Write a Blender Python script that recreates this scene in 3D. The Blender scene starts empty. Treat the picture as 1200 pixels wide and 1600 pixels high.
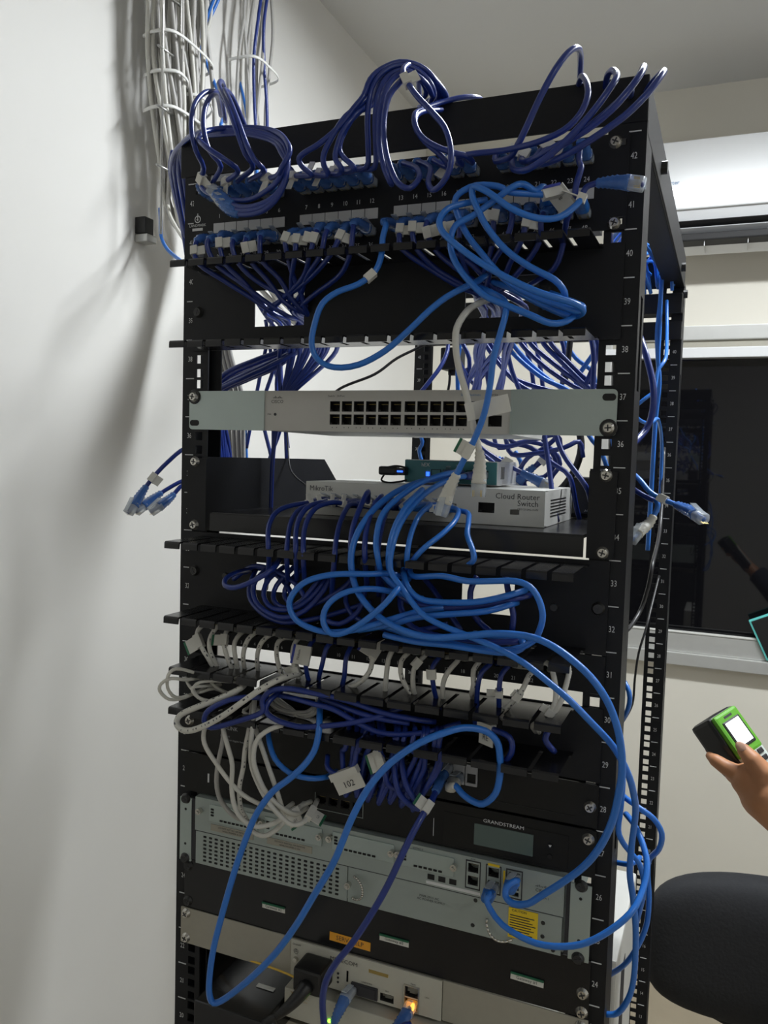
import bpy, bmesh, math, random
from mathutils import Vector, Matrix, Euler
random.seed(7)
S = bpy.context.scene
COL = S.collection
# ---------------- camera ----------------
cam = bpy.data.objects.new('camera', bpy.data.cameras.new('camera')); COL.objects.link(cam)
cam.location = (0.3401, -0.80959, 1.63872)
cam.rotation_euler = (1.50516, -0.02891, 0.39457)
FPX = 1286.92
cam.data.sensor_fit = 'HORIZONTAL'; cam.data.sensor_width = 36; cam.data.lens = 36*FPX/1200
cam.data.clip_start = .01
S.camera = cam
# ---------------- world, lights, exposure ----------------
S.view_settings.view_transform = 'Standard'; S.view_settings.look = 'None'
S.view_settings.gamma = 1; S.view_settings.use_curve_mapping = False
S.view_settings.exposure = 0.0
W = bpy.data.worlds.new('world'); S.world = W; W.use_nodes = True
W.node_tree.nodes['Background'].inputs[0].default_value = (.8, .87, 1, 1)
W.node_tree.nodes['Background'].inputs[1].default_value = .05
S.cycles.max_bounces = 8; S.cycles.diffuse_bounces = 5; S.cycles.transparent_max_bounces = 12
def area(name, loc, target, sx, sy, power, colr=(1, 1, 1)):
    L = bpy.data.lights.new(name, 'AREA'); L.shape = 'RECTANGLE'; L.size = sx; L.size_y = sy
    L.energy = power; L.color = colr
    o = bpy.data.objects.new(name, L); COL.objects.link(o); o.location = loc
    d = Vector(target)-Vector(loc); o.rotation_euler = d.to_track_quat('-Z', 'Y').to_euler()
    return o
CEIL = 2.8
LAMPS = [(0.62, .70, 1.15, .12, 44.0), (1.9, -1.5, 1.2, .3, 8.0)]   # x, y, length, width, watts of the ceiling luminaires
for i, (lx, ly, ll, lw, pw) in enumerate(LAMPS):
    area('lamp_light', (lx, ly, CEIL-.057), (lx, ly, 0), ll, lw, pw, (.93, .97, 1))
# ---------------- helpers ----------------
CR = cam.rotation_euler.to_matrix(); CP = cam.location.copy()
def at(px, py, y):
    "point of the room at depth plane y (metres) for photograph pixel px, py"
    d = CR @ Vector(((px-600)/FPX, -(py-800)/FPX, -1.0))
    return CP + d*((y-CP.y)/d.y)
def obj(name, verts, faces, mat=None, parent=None, smooth=False):
    me = bpy.data.meshes.new(name); me.from_pydata([tuple(v) for v in verts], [], faces); me.validate(); me.update()
    if smooth: me.polygons.foreach_set('use_smooth', [True]*len(me.polygons))
    o = bpy.data.objects.new(name, me); COL.objects.link(o)
    if mat: me.materials.append(mat)
    if parent: o.parent = parent
    return o
def empty(name, loc=(0, 0, 0)):
    o = bpy.data.objects.new(name, None); COL.objects.link(o); o.location = loc; o.empty_display_size = .02
    return o
def tag(o, label, cat, group=None, kind=None):
    o['label'] = label; o['category'] = cat
    if group: o['group'] = group
    if kind: o['kind'] = kind
    return o
def struct(o): o['kind'] = 'structure'; return o
class MB:
    "collects shapes of ONE mesh"
    def __init__(s): s.v = []; s.f = []
    def add(s, v, f):
        n = len(s.v); s.v += [Vector(a) for a in v]; s.f += [tuple(i+n for i in q) for q in f]; return s
    def box(s, x0, x1, y0, y1, z0, z1):
        return s.add([(x, y, z) for z in (z0, z1) for y in (y0, y1) for x in (x0, x1)],
                     [(0, 2, 3, 1), (4, 5, 7, 6), (0, 1, 5, 4), (2, 6, 7, 3), (0, 4, 6, 2), (1, 3, 7, 5)])
    def bbox(s, x0, x1, y0, y1, z0, z1, b=.001):
        "bevelled box"
        bm = bmesh.new(); bmesh.ops.create_cube(bm, size=1)
        for v in bm.verts: v.co = Vector(((x0+x1)/2+v.co.x*(x1-x0), (y0+y1)/2+v.co.y*(y1-y0), (z0+z1)/2+v.co.z*(z1-z0)))
        bmesh.ops.bevel(bm, geom=bm.edges[:], offset=b, segments=2, affect='EDGES', profile=.6)
        bm.verts.index_update(); s.add([v.co.copy() for v in bm.verts], [tuple(v.index for v in f.verts) for f in bm.faces]); bm.free(); return s
    def prism(s, pts, a0, a1, axis='y'):
        "closed 2-D outline (u, v) extruded along axis"
        n = len(pts)
        mk = {'y': lambda u, v, a: (u, a, v), 'x': lambda u, v, a: (a, u, v), 'z': lambda u, v, a: (u, v, a)}[axis]
        v = [mk(p[0], p[1], a0) for p in pts]+[mk(p[0], p[1], a1) for p in pts]
        f = [tuple(range(n)), tuple(range(2*n-1, n-1, -1))]+[(i, i+n, (i+1) % n+n, (i+1) % n) for i in range(n)]
        return s.add(v, f)
    def cyl(s, p, q, r0, r1=None, n=16, caps=True):
        r1 = r0 if r1 is None else r1; p = Vector(p); q = Vector(q); d = (q-p).normalized()
        u = d.orthogonal().normalized(); w = d.cross(u)
        c = [(u*math.cos(2*math.pi*i/n)+w*math.sin(2*math.pi*i/n)) for i in range(n)]
        v = [p+a*r0 for a in c]+[q+a*r1 for a in c]
        f = [(i, (i+1) % n, (i+1) % n+n, i+n) for i in range(n)]
        if caps: f += [tuple(range(n-1, -1, -1)), tuple(range(n, 2*n))]
        return s.add(v, f)
    def plate(s, x0, x1, z0, z1, holes, y0, y1):
        "vertical plate between y0 (front) and y1 with rectangular holes (hx0,hx1,hz0,hz1)"
        xs = sorted({round(a, 5) for a in [x0, x1]+[h[0] for h in holes]+[h[1] for h in holes]})
        zs = sorted({round(a, 5) for a in [z0, z1]+[h[2] for h in holes]+[h[3] for h in holes]})
        H = {}
        for i in range(len(xs)-1):
            for k in range(len(zs)-1):
                cx = (xs[i]+xs[i+1])/2; cz = (zs[k]+zs[k+1])/2
                H[i, k] = not any(h[0] < cx < h[1] and h[2] < cz < h[3] for h in holes)
        g = lambda i, k: H.get((i, k), False)
        for (i, k), solid in H.items():
            if not solid: continue
            a, b, c, d = xs[i], xs[i+1], zs[k], zs[k+1]
            s.add([(a, y0, c), (b, y0, c), (b, y0, d), (a, y0, d)], [(0, 1, 2, 3)])
            s.add([(a, y1, c), (b, y1, c), (b, y1, d), (a, y1, d)], [(3, 2, 1, 0)])
            if not g(i-1, k): s.add([(a, y0, c), (a, y0, d), (a, y1, d), (a, y1, c)], [(0, 1, 2, 3)])
            if not g(i+1, k): s.add([(b, y0, c), (b, y1, c), (b, y1, d), (b, y0, d)], [(0, 1, 2, 3)])
            if not g(i, k-1): s.add([(a, y0, c), (a, y1, c), (b, y1, c), (b, y0, c)], [(0, 1, 2, 3)])
            if not g(i, k+1): s.add([(a, y0, d), (b, y0, d), (b, y1, d), (a, y1, d)], [(0, 1, 2, 3)])
        return s
    def rot(s, M, n0=0):
        for i in range(n0, len(s.v)): s.v[i] = M @ s.v[i]
        return s
    def build(s, name, mat, parent=None, smooth=False): return obj(name, s.v, s.f, mat, parent, smooth)
def share(name, src, parent, loc=(0, 0, 0), rot=None):
    o = bpy.data.objects.new(name, src.data); COL.objects.link(o); o.parent = parent; o.location = loc
    if rot: o.rotation_euler = rot
    return o
# ---------------- materials ----------------
def mat(name, c, rough=.5, metal=0., noise=0., nscale=60, bump=0., spec=.5, trans=0., emit=None, es=1., coat=0.):
    m = bpy.data.materials.new(name); m.use_nodes = True; t = m.node_tree; b = t.nodes['Principled BSDF']
    b.inputs['Base Color'].default_value = (*c, 1); b.inputs['Roughness'].default_value = rough
    b.inputs['Metallic'].default_value = metal; b.inputs['Specular IOR Level'].default_value = spec
    b.inputs['Transmission Weight'].default_value = trans; b.inputs['Coat Weight'].default_value = coat
    if emit: b.inputs['Emission Color'].default_value = (*emit, 1); b.inputs['Emission Strength'].default_value = es
    if noise or bump:
        tc = t.nodes.new('ShaderNodeTexCoord'); n = t.nodes.new('ShaderNodeTexNoise'); n.inputs['Scale'].default_value = nscale
        n.inputs['Detail'].default_value = 4; t.links.new(tc.outputs['Object'], n.inputs['Vector'])
        if noise:
            r = t.nodes.new('ShaderNodeMapRange'); r.inputs[3].default_value = 1-noise; r.inputs[4].default_value = 1+noise
            t.links.new(n.outputs[0], r.inputs[0])
            x = t.nodes.new('ShaderNodeMix'); x.data_type = 'RGBA'; x.blend_type = 'MULTIPLY'; x.inputs[0].default_value = 1
            x.inputs[6].default_value = (*c, 1); t.links.new(r.outputs[0], x.inputs[7]); t.links.new(x.outputs[2], b.inputs['Base Color'])
        if bump:
            u = t.nodes.new('ShaderNodeBump'); u.inputs['Strength'].default_value = bump; u.inputs['Distance'].default_value = .002
            t.links.new(n.outputs[0], u.inputs['Height']); t.links.new(u.outputs[0], b.inputs['Normal'])
    return m
M = dict(
 wall=mat('wall_paint', (.74, .73, .70), .55, noise=.03, nscale=6, bump=.04, spec=.3),
 wallb=mat('wall_cream', (.72, .69, .61), .6, noise=.03, nscale=5, bump=.05, spec=.3),
 ceil=mat('ceiling_paint', (.66, .66, .65), .8, noise=.02, nscale=4),
 floor=mat('floor_tile', (.34, .29, .21), .35, noise=.12, nscale=9),
 black=mat('black_powder_coat', (.006, .0065, .009), .5, noise=.25, nscale=400, bump=.05, spec=.35),
 blackg=mat('black_satin_steel', (.008, .008, .010), .24, noise=.2, nscale=90),
 blackp=mat('black_plastic', (.01, .01, .011), .4, noise=.15, nscale=120),
 dev=mat('black_device_face', (.005, .005, .005), .4, spec=.35, noise=.2, nscale=200),
 hole=mat('port_interior', (.004, .004, .005), .6, noise=.2, nscale=300),
 zinc=mat('zinc_plate', (.44, .51, .49), .34, .55, noise=.06, nscale=25),
 sil=mat('silver_paint', (.50, .49, .46), .45, .1, noise=.03, nscale=80),
 silw=mat('light_grey_case', (.62, .62, .59), .5, noise=.03, nscale=60),
 cis=mat('router_grey_green', (.36, .41, .39), .4, .3, noise=.05, nscale=50),
 teal=mat('teal_face', (.05, .22, .25), .4, noise=.05),
 beige=mat('beige_panel', (.36, .34, .28), .5, noise=.05, nscale=120),
 cream=mat('cream_box', (.50, .49, .42), .5, noise=.05, nscale=60),
 chrome=mat('screw_metal', (.62, .60, .55), .25, .9, noise=.1, nscale=300),
 screwd=mat('blackened_screw', (.06, .06, .06), .35, .7, noise=.1, nscale=300),
 print=mat('white_print', (.72, .73, .74), .6, noise=.02),
 printd=mat('dark_print', (.03, .03, .035), .6, noise=.02),
 printb=mat('blue_print', (.08, .22, .45), .6, noise=.02),
 strip=mat('white_label_strip', (.55, .55, .55), .5, noise=.05, nscale=90),
 pin=mat('gold_contact', (.5, .38, .14), .3, .9, noise=.05),
 navy=mat('navy_cable', (.010, .031, .215), .32, noise=.1, nscale=40, coat=.2),
 blue=mat('blue_cable', (.022, .17, .62), .34, noise=.08, nscale=40, coat=.2),
 white=mat('white_cable', (.62, .61, .56), .42, noise=.06, nscale=40),
 grey=mat('grey_cable', (.42, .41, .39), .45, noise=.08, nscale=40),
 blackc=mat('black_cable', (.012, .012, .014), .4, noise=.1, nscale=40),
 yellow=mat('yellow_fibre', (.75, .48, .06), .4, noise=.05),
 tagw=mat('white_sticker', (.66, .65, .60), .5, noise=.06, nscale=70),
 green=mat('green_sticker_edge', (.02, .14, .07), .5, noise=.05),
 bluee=mat('blue_sticker_edge', (.03, .05, .35), .5, noise=.05),
 orange=mat('orange_sticker', (.80, .36, .03), .5, noise=.05),
 yellowl=mat('yellow_warning_sticker', (.85, .60, .02), .5, noise=.05),
 ac=mat('white_gloss_plastic', (.72, .73, .74), .22, noise=.01, coat=.5),
 acg=mat('grey_plastic', (.45, .46, .48), .35, noise=.03),
 alu=mat('aluminium_frame', (.52, .52, .50), .35, .4, noise=.06, nscale=20),
 rod=mat('galvanised_wire', (.5, .5, .48), .3, .8, noise=.1),
 tie=mat('white_nylon', (.78, .78, .75), .4, noise=.03),
 lcd=mat('grey_green_display', (.10, .14, .13), .25, noise=.04, nscale=30),
 tgreen=mat('lime_rubber', (.11, .38, .02), .45, noise=.05),
 tgrey=mat('pale_keypad_plastic', (.55, .62, .58), .45, noise=.03),
 skin=mat('skin', (.46, .21, .10), .5, noise=.10, nscale=45, bump=.1),
 nail=mat('nail', (.60, .36, .27), .3, noise=.04),
 fabric=mat('black_upholstery', (.016, .017, .020), .85, noise=.3, nscale=150, bump=.3),
 glow=mat('lit_display', (.9, .95, 1), .3, emit=(.88, .95, 1), es=2.2),
 ledg=mat('green_led', (.1, .8, .1), .3, emit=(.25, 1, .05), es=4),
 ledo=mat('orange_led', (.9, .4, .1), .3, emit=(1, .38, .04), es=4),
 ledb=mat('blue_led', (.02, .05, .8), .3, emit=(.02, .1, 1), es=3),
 tube=mat('lamp_tube', (.9, .95, 1), .3, emit=(.92, .97, 1), es=9),
  tubeb=mat('bare_lamp_tube', (.9, .95, 1), .3, emit=(.94, .97, 1), es=38),
 glass=mat('dark_window_glass', (.004, .004, .005), .03, noise=.05, spec=.5),
 tcase=mat('turquoise_plastic', (.12, .55, .52), .4, noise=.03),
 sleeve=mat('dark_sleeve', (.03, .035, .05), .85, noise=.2, nscale=120, bump=.2),
)
def clear_mat(name, c, a):
    m = bpy.data.materials.new(name); m.use_nodes = True; t = m.node_tree; b = t.nodes['Principled BSDF']
    b.inputs['Base Color'].default_value = (*c, 1); b.inputs['Roughness'].default_value = .12; b.inputs['IOR'].default_value = 1.45
    n = t.nodes.new('ShaderNodeTexNoise'); n.inputs['Scale'].default_value = 90; tc = t.nodes.new('ShaderNodeTexCoord')
    t.links.new(tc.outputs['Object'], n.inputs['Vector'])
    r = t.nodes.new('ShaderNodeMapRange'); r.inputs[3].default_value = a-.2; r.inputs[4].default_value = a+.2
    t.links.new(n.outputs[0], r.inputs[0]); t.links.new(r.outputs[0], b.inputs['Alpha'])
    u = t.nodes.new('ShaderNodeBump'); u.inputs['Strength'].default_value = .3; u.inputs['Distance'].default_value = .001
    t.links.new(n.outputs[0], u.inputs['Height']); t.links.new(u.outputs[0], b.inputs['Normal'])
    return m
M['clear'] = clear_mat('clear_plastic', (.62, .68, .74), .5)
M['clearb'] = clear_mat('clear_blue_boot', (.06, .17, .50), .75)
def cable_print(name, base):
    "cable jacket with lines of small dark print along it"
    m = mat(name, base, .42, noise=.06, nscale=40); t = m.node_tree
    uv = t.nodes.new('ShaderNodeUVMap'); sp = t.nodes.new('ShaderNodeSeparateXYZ'); t.links.new(uv.outputs[0], sp.inputs[0])
    n = t.nodes.new('ShaderNodeTexNoise'); n.inputs['Scale'].default_value = 1.0; cmb = t.nodes.new('ShaderNodeCombineXYZ')
    k = t.nodes.new('ShaderNodeMath'); k.operation = 'MULTIPLY'; k.inputs[1].default_value = 260; t.links.new(sp.outputs[1], k.inputs[0])
    t.links.new(k.outputs[0], cmb.inputs[0]); t.links.new(cmb.outputs[0], n.inputs['Vector'])
    a = t.nodes.new('ShaderNodeMath'); a.operation = 'GREATER_THAN'; a.inputs[1].default_value = .55; t.links.new(n.outputs[0], a.inputs[0])
    d = t.nodes.new('ShaderNodeMath'); d.operation = 'PINGPONG'; d.inputs[1].default_value = .5; t.links.new(sp.outputs[0], d.inputs[0])
    e = t.nodes.new('ShaderNodeMath'); e.operation = 'GREATER_THAN'; e.inputs[1].default_value = .45; t.links.new(d.outputs[0], e.inputs[0])
    g = t.nodes.new('ShaderNodeMath'); g.operation = 'MULTIPLY'; t.links.new(a.outputs[0], g.inputs[0]); t.links.new(e.outputs[0], g.inputs[1])
    x = t.nodes.new('ShaderNodeMix'); x.data_type = 'RGBA'; x.inputs[6].default_value = (*base, 1); x.inputs[7].default_value = (.06, .06, .07, 1)
    t.links.new(g.outputs[0], x.inputs[0]); t.links.new(x.outputs[2], t.nodes['Principled BSDF'].inputs['Base Color'])
    return m
M['whitep'] = cable_print('white_printed_cable', (.62, .61, .56))
# ---------------- text ----------------
def text_geo(s, size, sx=1.0):
    cu = bpy.data.curves.new('t', 'FONT'); cu.body = s; cu.size = size; cu.align_x = 'CENTER'; cu.align_y = 'CENTER'
    cu.resolution_u = 2
    o = bpy.data.objects.new('t', cu); COL.objects.link(o)
    bpy.context.view_layer.update()
    me = o.evaluated_get(bpy.context.evaluated_depsgraph_get()).to_mesh()
    v = [Vector((a.co.x*sx, 0, a.co.y)) for a in me.vertices]; f = [tuple(p.vertices) for p in me.polygons]
    o.to_mesh_clear(); COL.objects.unlink(o); bpy.data.objects.remove(o); bpy.data.curves.remove(cu)
    return v, f
TC = {}
def text_into(mb, s, size, x, y, z, sx=1.0, ang=0, R=None):
    key = (s, size, sx)
    if key not in TC: TC[key] = text_geo(s, size, sx)
    v, f = TC[key]; R = R or Matrix.Rotation(ang, 3, 'Y')
    mb.add([R @ a + Vector((x, y, z)) for a in v], f)
def label_text(name, s, size, x, y, z, m, parent, sx=1.0, ang=0):
    mb = MB(); text_into(mb, s, size, x, y, z, sx, ang); return mb.build(name, m, parent)
# ---------------- the room ----------------
XL = -.683; YB = 1.95; XR = 2.9; YF = -2.6
struct(MB().box(XL-.1, XL, YF, YB+.1, 0, CEIL).build('wall_left', M['wall']))
wb = MB().plate(XL, XR, 0, CEIL, [(-.06, 2.2, 1.055, 2.075)], YB, YB+.12).build('wall_back', M['wallb']); struct(wb)
struct(MB().box(XR, XR+.1, YF, YB+.1, 0, CEIL).build('wall_right', M['wall']))
struct(MB().box(XL-.1, XR+.1, YF-.1, YF, 0, CEIL).build('wall_front', M['wall']))
struct(MB().box(XL-.1, XR+.1, YF-.1, YB+.1, CEIL, CEIL+.1).build('ceiling', M['ceil']))
fl = struct(MB().box(XL-.1, XR+.1, YF-.1, YB+.1, -.06, -.012).build('floor', M['floor']))
tm = None
ti = 0
for i in range(6):
    for j in range(8):
        x0 = XL+i*.6+.0015; y0 = YF+j*.6+.0015; x1 = min(x0+.597, XR); y1 = min(y0+.597, YB)
        if x1-x0 < .05 or y1-y0 < .05: continue
        MB().bbox(x0, x1, y0, y1, -.012, 0, .0015).build('floor_tile', M['floor'], fl)
# window
win = empty('window_1', (0, YB, 0)); struct(win)
def wbox(n, x0, x1, z0, z1, m, y0=-.01, y1=.06): return MB().bbox(x0, x1, y0, y1, z0, z1, .003).build(n, m, win)
wbox('window_frame', -.06, 2.2, 2.03, 2.075, M['alu']); wbox('top_rail', -.06, 2.2, 1.975, 2.007, M['ac'], -.02)
wbox('head_channel', -.06, 2.2, 2.0, 2.035, M['beige'], 0); wbox('bottom_rail', -.06, 2.2, 1.055, 1.115, M['alu'], -.025)
wbox('track', -.06, 2.2, 1.115, 1.122, M['silw'], -.028, -.015)
wbox('window_sill', -.08, 2.22, 1.015, 1.055, M['alu'], -.04, .0)
wbox('side_frame', -.06, -.02, 1.055, 2.075, M['alu']); wbox('side_frame', 2.16, 2.2, 1.055, 2.075, M['alu'])
wbox('meeting_stile', .98, 1.03, 1.11, 1.985, M['blackg'], .0, .03)
MB().box(-.03, .99, .02, .026, 1.10, 1.985).build('pane', M['glass'], win); MB().box(1.0, 2.16, .032, .038, 1.10, 1.985).build('pane', M['glass'], win)
# ceiling luminaires (outside the photograph's frame): shallow housing with bare tubes
for i, (lx, ly, ll, lw, pw) in enumerate(LAMPS):
    e = empty('ceiling_lamp', (lx, ly, CEIL)); tag(e, ['narrow tube lamp on the ceiling behind the rack', 'wide tube lamp on the ceiling out in the room'][i], 'ceiling lamp')
    h = lw/2+.03
    MB().prism([(-h, 0), (h, 0), (h, -.02), (h-.006, -.067), (h-.012, -.067), (h-.02, -.03), (-h+.02, -.03), (-h+.012, -.067), (-h+.006, -.067), (-h, -.02)], -ll/2-.03, ll/2+.03, 'x').build('housing', M['silw'], e)
    for k in (-1, 1):
        MB().cyl((-ll/2, k*lw*.25, -.046), (ll/2, k*lw*.25, -.046), .008, n=12).build('lamp_tube', M['tube'], e, True)
bl = empty('ceiling_lamp', (1.9, .55, CEIL)); tag(bl, 'bare batten tube lamp on the ceiling right of the rack', 'ceiling lamp')
MB().bbox(-.62, .62, -.02, .02, -.03, 0, .003).build('spine', M['silw'], bl)
for k in (-1, 1): MB().bbox(k*.61-.012, k*.61+.012, -.015, .015, -.075, -.03, .003).build('end_holder', M['silw'], bl)
MB().cyl((-.6, 0, -.06), (.6, 0, -.06), .013, n=16).build('lamp_tube', M['tubeb'], bl, True)
# air conditioner
ac = empty('air_conditioner', (0, YB, 0)); tag(ac, 'white wall-mounted air conditioner above the dark window', 'air conditioner')
ax0, ax1 = .04, .90
DZ = -.052
pr = [(a, b+DZ) for a, b in [(0, 2.35), (-.14, 2.352), (-.19, 2.385), (-.205, 2.43), (-.205, 2.60), (-.19, 2.625), (-.15, 2.64), (0, 2.64)]]
MB().prism(pr, ax0, ax1, 'x').build('body', M['ac'], ac)
MB().bbox(ax0+.004, ax1-.004, -.212, -.20, 2.425+DZ, 2.618+DZ, .004).build('front_panel', M['ac'], ac)
MB().bbox(ax0+.02, ax1-.02, -.20, -.06, 2.338+DZ, 2.36+DZ, .004).build('outlet_recess', M['hole'], ac)
def slab(n, y0, z0, y1, z1, th, m):
    d = Vector((0, y1-y0, z1-z0)).normalized(); nn = Vector((0, -d.z, d.y))*th
    return MB().prism([(y0, z0), (y1, z1), (y1+nn.y, z1+nn.z), (y0+nn.y, z0+nn.z)], ax0+.03, ax1-.03, 'x').build(n, m, ac)
slab('outlet_gap', -.2065, 2.392+DZ, -.150, 2.352+DZ, .003, M['hole']); slab('louvre', -.200, 2.374+DZ, -.178, 2.362+DZ, .003, M['acg']); slab('louvre', -.165, 2.350+DZ, -.09, 2.322+DZ, .004, M['ac'])
for k in range(7): MB().box(ax0+.09+k*.115, ax0+.092+k*.115, -.19, -.1, 2.325+DZ, 2.36+DZ).build('louvre_rib', M['ac'], ac)
label_text('lettering', 'Inverter', .016, .145, -.2135, 2.45, M['printb'], ac)
# ---------------- the rack ----------------
U = .04445; Z0 = .08
rack = empty('server_rack', (0, 0, 0)); tag(rack, 'tall black four-post open server rack with numbered units', 'server rack')
def uz(n): return Z0+(n-.5)*U
def post(side, y, rear):
    s = side; hx = s*.2325
    xi, xo = (.221, .256)
    x0, x1 = (xi, xo) if s > 0 else (-xo, -xi)
    holes = []
    for n in range(42):
        for d in (.00635, .022225, .0381): holes.append((hx-.0048, hx+.0048, Z0+n*U+d-.0048, Z0+n*U+d+.0048))
    mb = MB().plate(x0, x1, 0.0, 1.955, holes, y, y+.0022)
    # side flange and inner return
    fx = (xo-.002, xo) if s > 0 else (-xo, -xo+.002)
    ya, yb = y+.0022, y+.05
    # side flange with slots
    slots = [(.35, .45), (.8, .9), (1.25, 1.35), (1.71, 1.80)]
    zs = [0]+[a for q in slots for a in q]+[1.955]
    for k in range(0, len(zs), 2): mb.box(fx[0], fx[1], ya, yb, zs[k], zs[k+1])
    for a, b in slots: mb.box(fx[0], fx[1], ya, ya+.015, a, b); mb.box(fx[0], fx[1], yb-.015, yb, a, b)
    ix = (xo-.02, xo) if s > 0 else (-xo, -xo+.02)
    yy = yb
    mb.box(ix[0], ix[1], yy-.001, yy+.001, 0, 1.955)
    p = mb.build('post', M['black'], rack)
    tx = MB(); lx = (.2455 if s > 0 else -.2455)
    for n in range(4, 43):
        text_into(tx, str(n), .0085, lx, y-.0006, uz(n), .72)
    for n in range(4, 43): tx.box(lx-.0055, lx+.0055, y-.0008, y-.0002, Z0+n*U-.0005, Z0+n*U+.0005)
    tx.build('unit_numbers', M['print'], p)
    return p
for s in (1, -1):
    post(s, 0, False); q = post(s, .71, True)
    if s < 0: q.location.x = .022
def beam(x0, x1, y0, y1, z0, z1): return MB().bbox(x0, x1, y0, y1, z0, z1, .0015).build('beam', M['black'], rack)
beam(-.262, .2565, -.001, .003, 1.955, 1.997); MB().box(-.262, .2565, .003, .035, 1.994, 1.997).build('beam_flange', M['black'], rack)
MB().box(-.256, .2565, .708, .712, 1.945, 1.99).build('beam', M['black'], rack); MB().box(-.256, .256, .67, .71, 1.988, 1.991).build('beam_flange', M['black'], rack)
for s in (-1, 1):
    x0, x1 = sorted((s*.2565, s*.2535)); beam(x0, x1, .003, .708, 1.945, 1.995)
    x0, x1 = sorted((s*.2535, s*.224)); MB().box(x0, x1, .003, .708, 1.945, 1.947).build('beam_flange', M['black'], rack)
    x0, x1 = sorted((s*.2565, s*.262)); MB().cyl((s*.2565, .16, 1.965), (s*.263, .16, 1.965), .007).build('bolt', M['screwd'], rack)
    MB().cyl((s*.2565, .60, 1.955), (s*.263, .60, 1.955), .007).build('bolt', M['screwd'], rack)
    MB().cyl((s*.2565, .69, 1.93), (s*.263, .69, 1.93), .007).build('bolt', M['screwd'], rack)
MB().box(-.256, .256, .70, .73, 0, .05).build('base_rail', M['black'], rack); MB().box(-.256, .256, 0, .05, 0, .05).build('base_rail', M['black'], rack)
for s in (-1, 1): MB().box(min(s*.256, s*.21), max(s*.256, s*.21), .05, .7, 0, .05).build('base_rail', M['black'], rack)
# gland brush bar at the rear under the top
MB().box(-.2, .256, .69, .70, 1.855, 1.885).build('cross_bar', M['blackp'], rack)
# ---------------- screws ----------------
def screw_mesh():
    mb = MB(); mb.cyl((0, 0, 0), (0, -.0035, 0), .0062, .0042, 18)
    return mb.build('screw', M['chrome'])
SC = screw_mesh()
CRS = MB().box(-.003, .003, -.0040, -.0034, -.0006, .0006).box(-.0006, .0006, -.0040, -.0034, -.003, .003).build('slot', M['printd'])
WSH = MB().cyl((0, 0, 0), (0, -.0012, 0), .0085, .0078, 18).build('washer', M['blackp'])
SCREWED = []
def screw(parent, x, y, z, washer=False, dark=False):
    o = share('screw', SC, parent, (x, y, z)); o.rotation_euler = (0, random.uniform(0, 3), 0)
    if dark: o.data = SCD.data
    share('slot', CRS, o)
    if washer: share('washer', WSH, parent, (x, y, z)); o.location.y -= .001
    return o
SCD = MB().cyl((0, 0, 0), (0, -.0035, 0), .0065, .0045, 18).build('screw_dark', M['screwd'])
# ---------------- rack gear ----------------
def gear(name, label, cat, group=None): return tag(empty(name), label, cat, group)
def port_mesh(w, h, d=.011, m=None):
    "open-fronted socket: four walls, back and contacts, front at y=0"
    t = .0006; mb = MB()
    mb.box(-w/2, w/2, d-t, d, -h/2, h/2); mb.box(-w/2, -w/2+t, 0, d, -h/2, h/2); mb.box(w/2-t, w/2, 0, d, -h/2, h/2)
    mb.box(-w/2, w/2, 0, d, h/2-t, h/2); mb.box(-w/2, w/2, 0, d, -h/2, -h/2+t)
    # stepped lower corners of the jack
    mb.box(-w/2+t, -w/2+w*.22, .0003, d, -h/2+t, -h/2+h*.2); mb.box(w/2-w*.22, w/2-t, .0003, d, -h/2+t, -h/2+h*.2)
    o = mb.build('port_src', m or M['hole']); return o
PM = port_mesh(.0118, .0095); PMB = port_mesh(.0122, .0108)
PINS = MB()
for i in range(8): PINS.box(-.0038+i*.001, -.0035+i*.001, .003, .010, .0022, .0028)
PINS = PINS.build('pins_src', M['pin'])
def ports(parent, pts, y, src=None, pins=True):
    for x, z in pts:
        o = share('port', src or PM, parent, (x, y, z))
        if pins: share('contacts', PINS, o)
PX = [b+.0155*i for b in (-.206, -.095, .015, .126) for i in range(6)]
# patch panel, 48 ports
pp = gear('patch_panel', 'black two-row 48-port patch panel at the top of the rack', 'patch panel', None)
w, h = .0118, .0095
ZT, ZB = 1.9245, 1.8745
MB().plate(-.2413, .2413, 1.858, 1.9455, [(x-w/2, x+w/2, z-h/2, z+h/2) for x in PX for z in (ZT, ZB)]+[(s*.2325-.006, s*.2325+.006, z-.0035, z+.0035) for s in (-1, 1) for z in (1.937, 1.866)], -.0035, -.0015).build('face_plate', M['black'], pp)
MB().box(-.215, .215, .0105, .03, 1.862, 1.941).build('rear_body', M['blackp'], pp)
ports(pp, [(x, ZT) for x in PX]+[(x, ZB) for x in PX], -.0033)
mb = MB()
for i, x in enumerate(PX): text_into(mb, str(i+1), .0065, x, -.0038, 1.9065, .9); text_into(mb, str(i+25), .0065, x, -.0038, 1.8615, .9)
mb.build('port_numbers', M['print'], pp)
SL = MB().bbox(-.0074, .0074, -.001, 0, -.0055, .0055, .0004).build('strip_src', M['strip'])
for i, x in enumerate(PX): share('label_strip', SL, pp, (x, -.0035, 1.8935))
mb = MB(); 
for i in range(24):
    a = 2*math.pi*i/24; b = 2*math.pi*(i+1)/24
    mb.add([(-.2355+math.cos(a)*.0042, -.0038, 1.9055+math.sin(a)*.0042), (-.2355+math.cos(b)*.0042, -.0038, 1.9055+math.sin(b)*.0042), (-.2355+math.cos(b)*.0032, -.0038, 1.9055+math.sin(b)*.0032), (-.2355+math.cos(a)*.0032, -.0038, 1.9055+math.sin(a)*.0032)], [(0, 1, 2, 3)])
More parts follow.
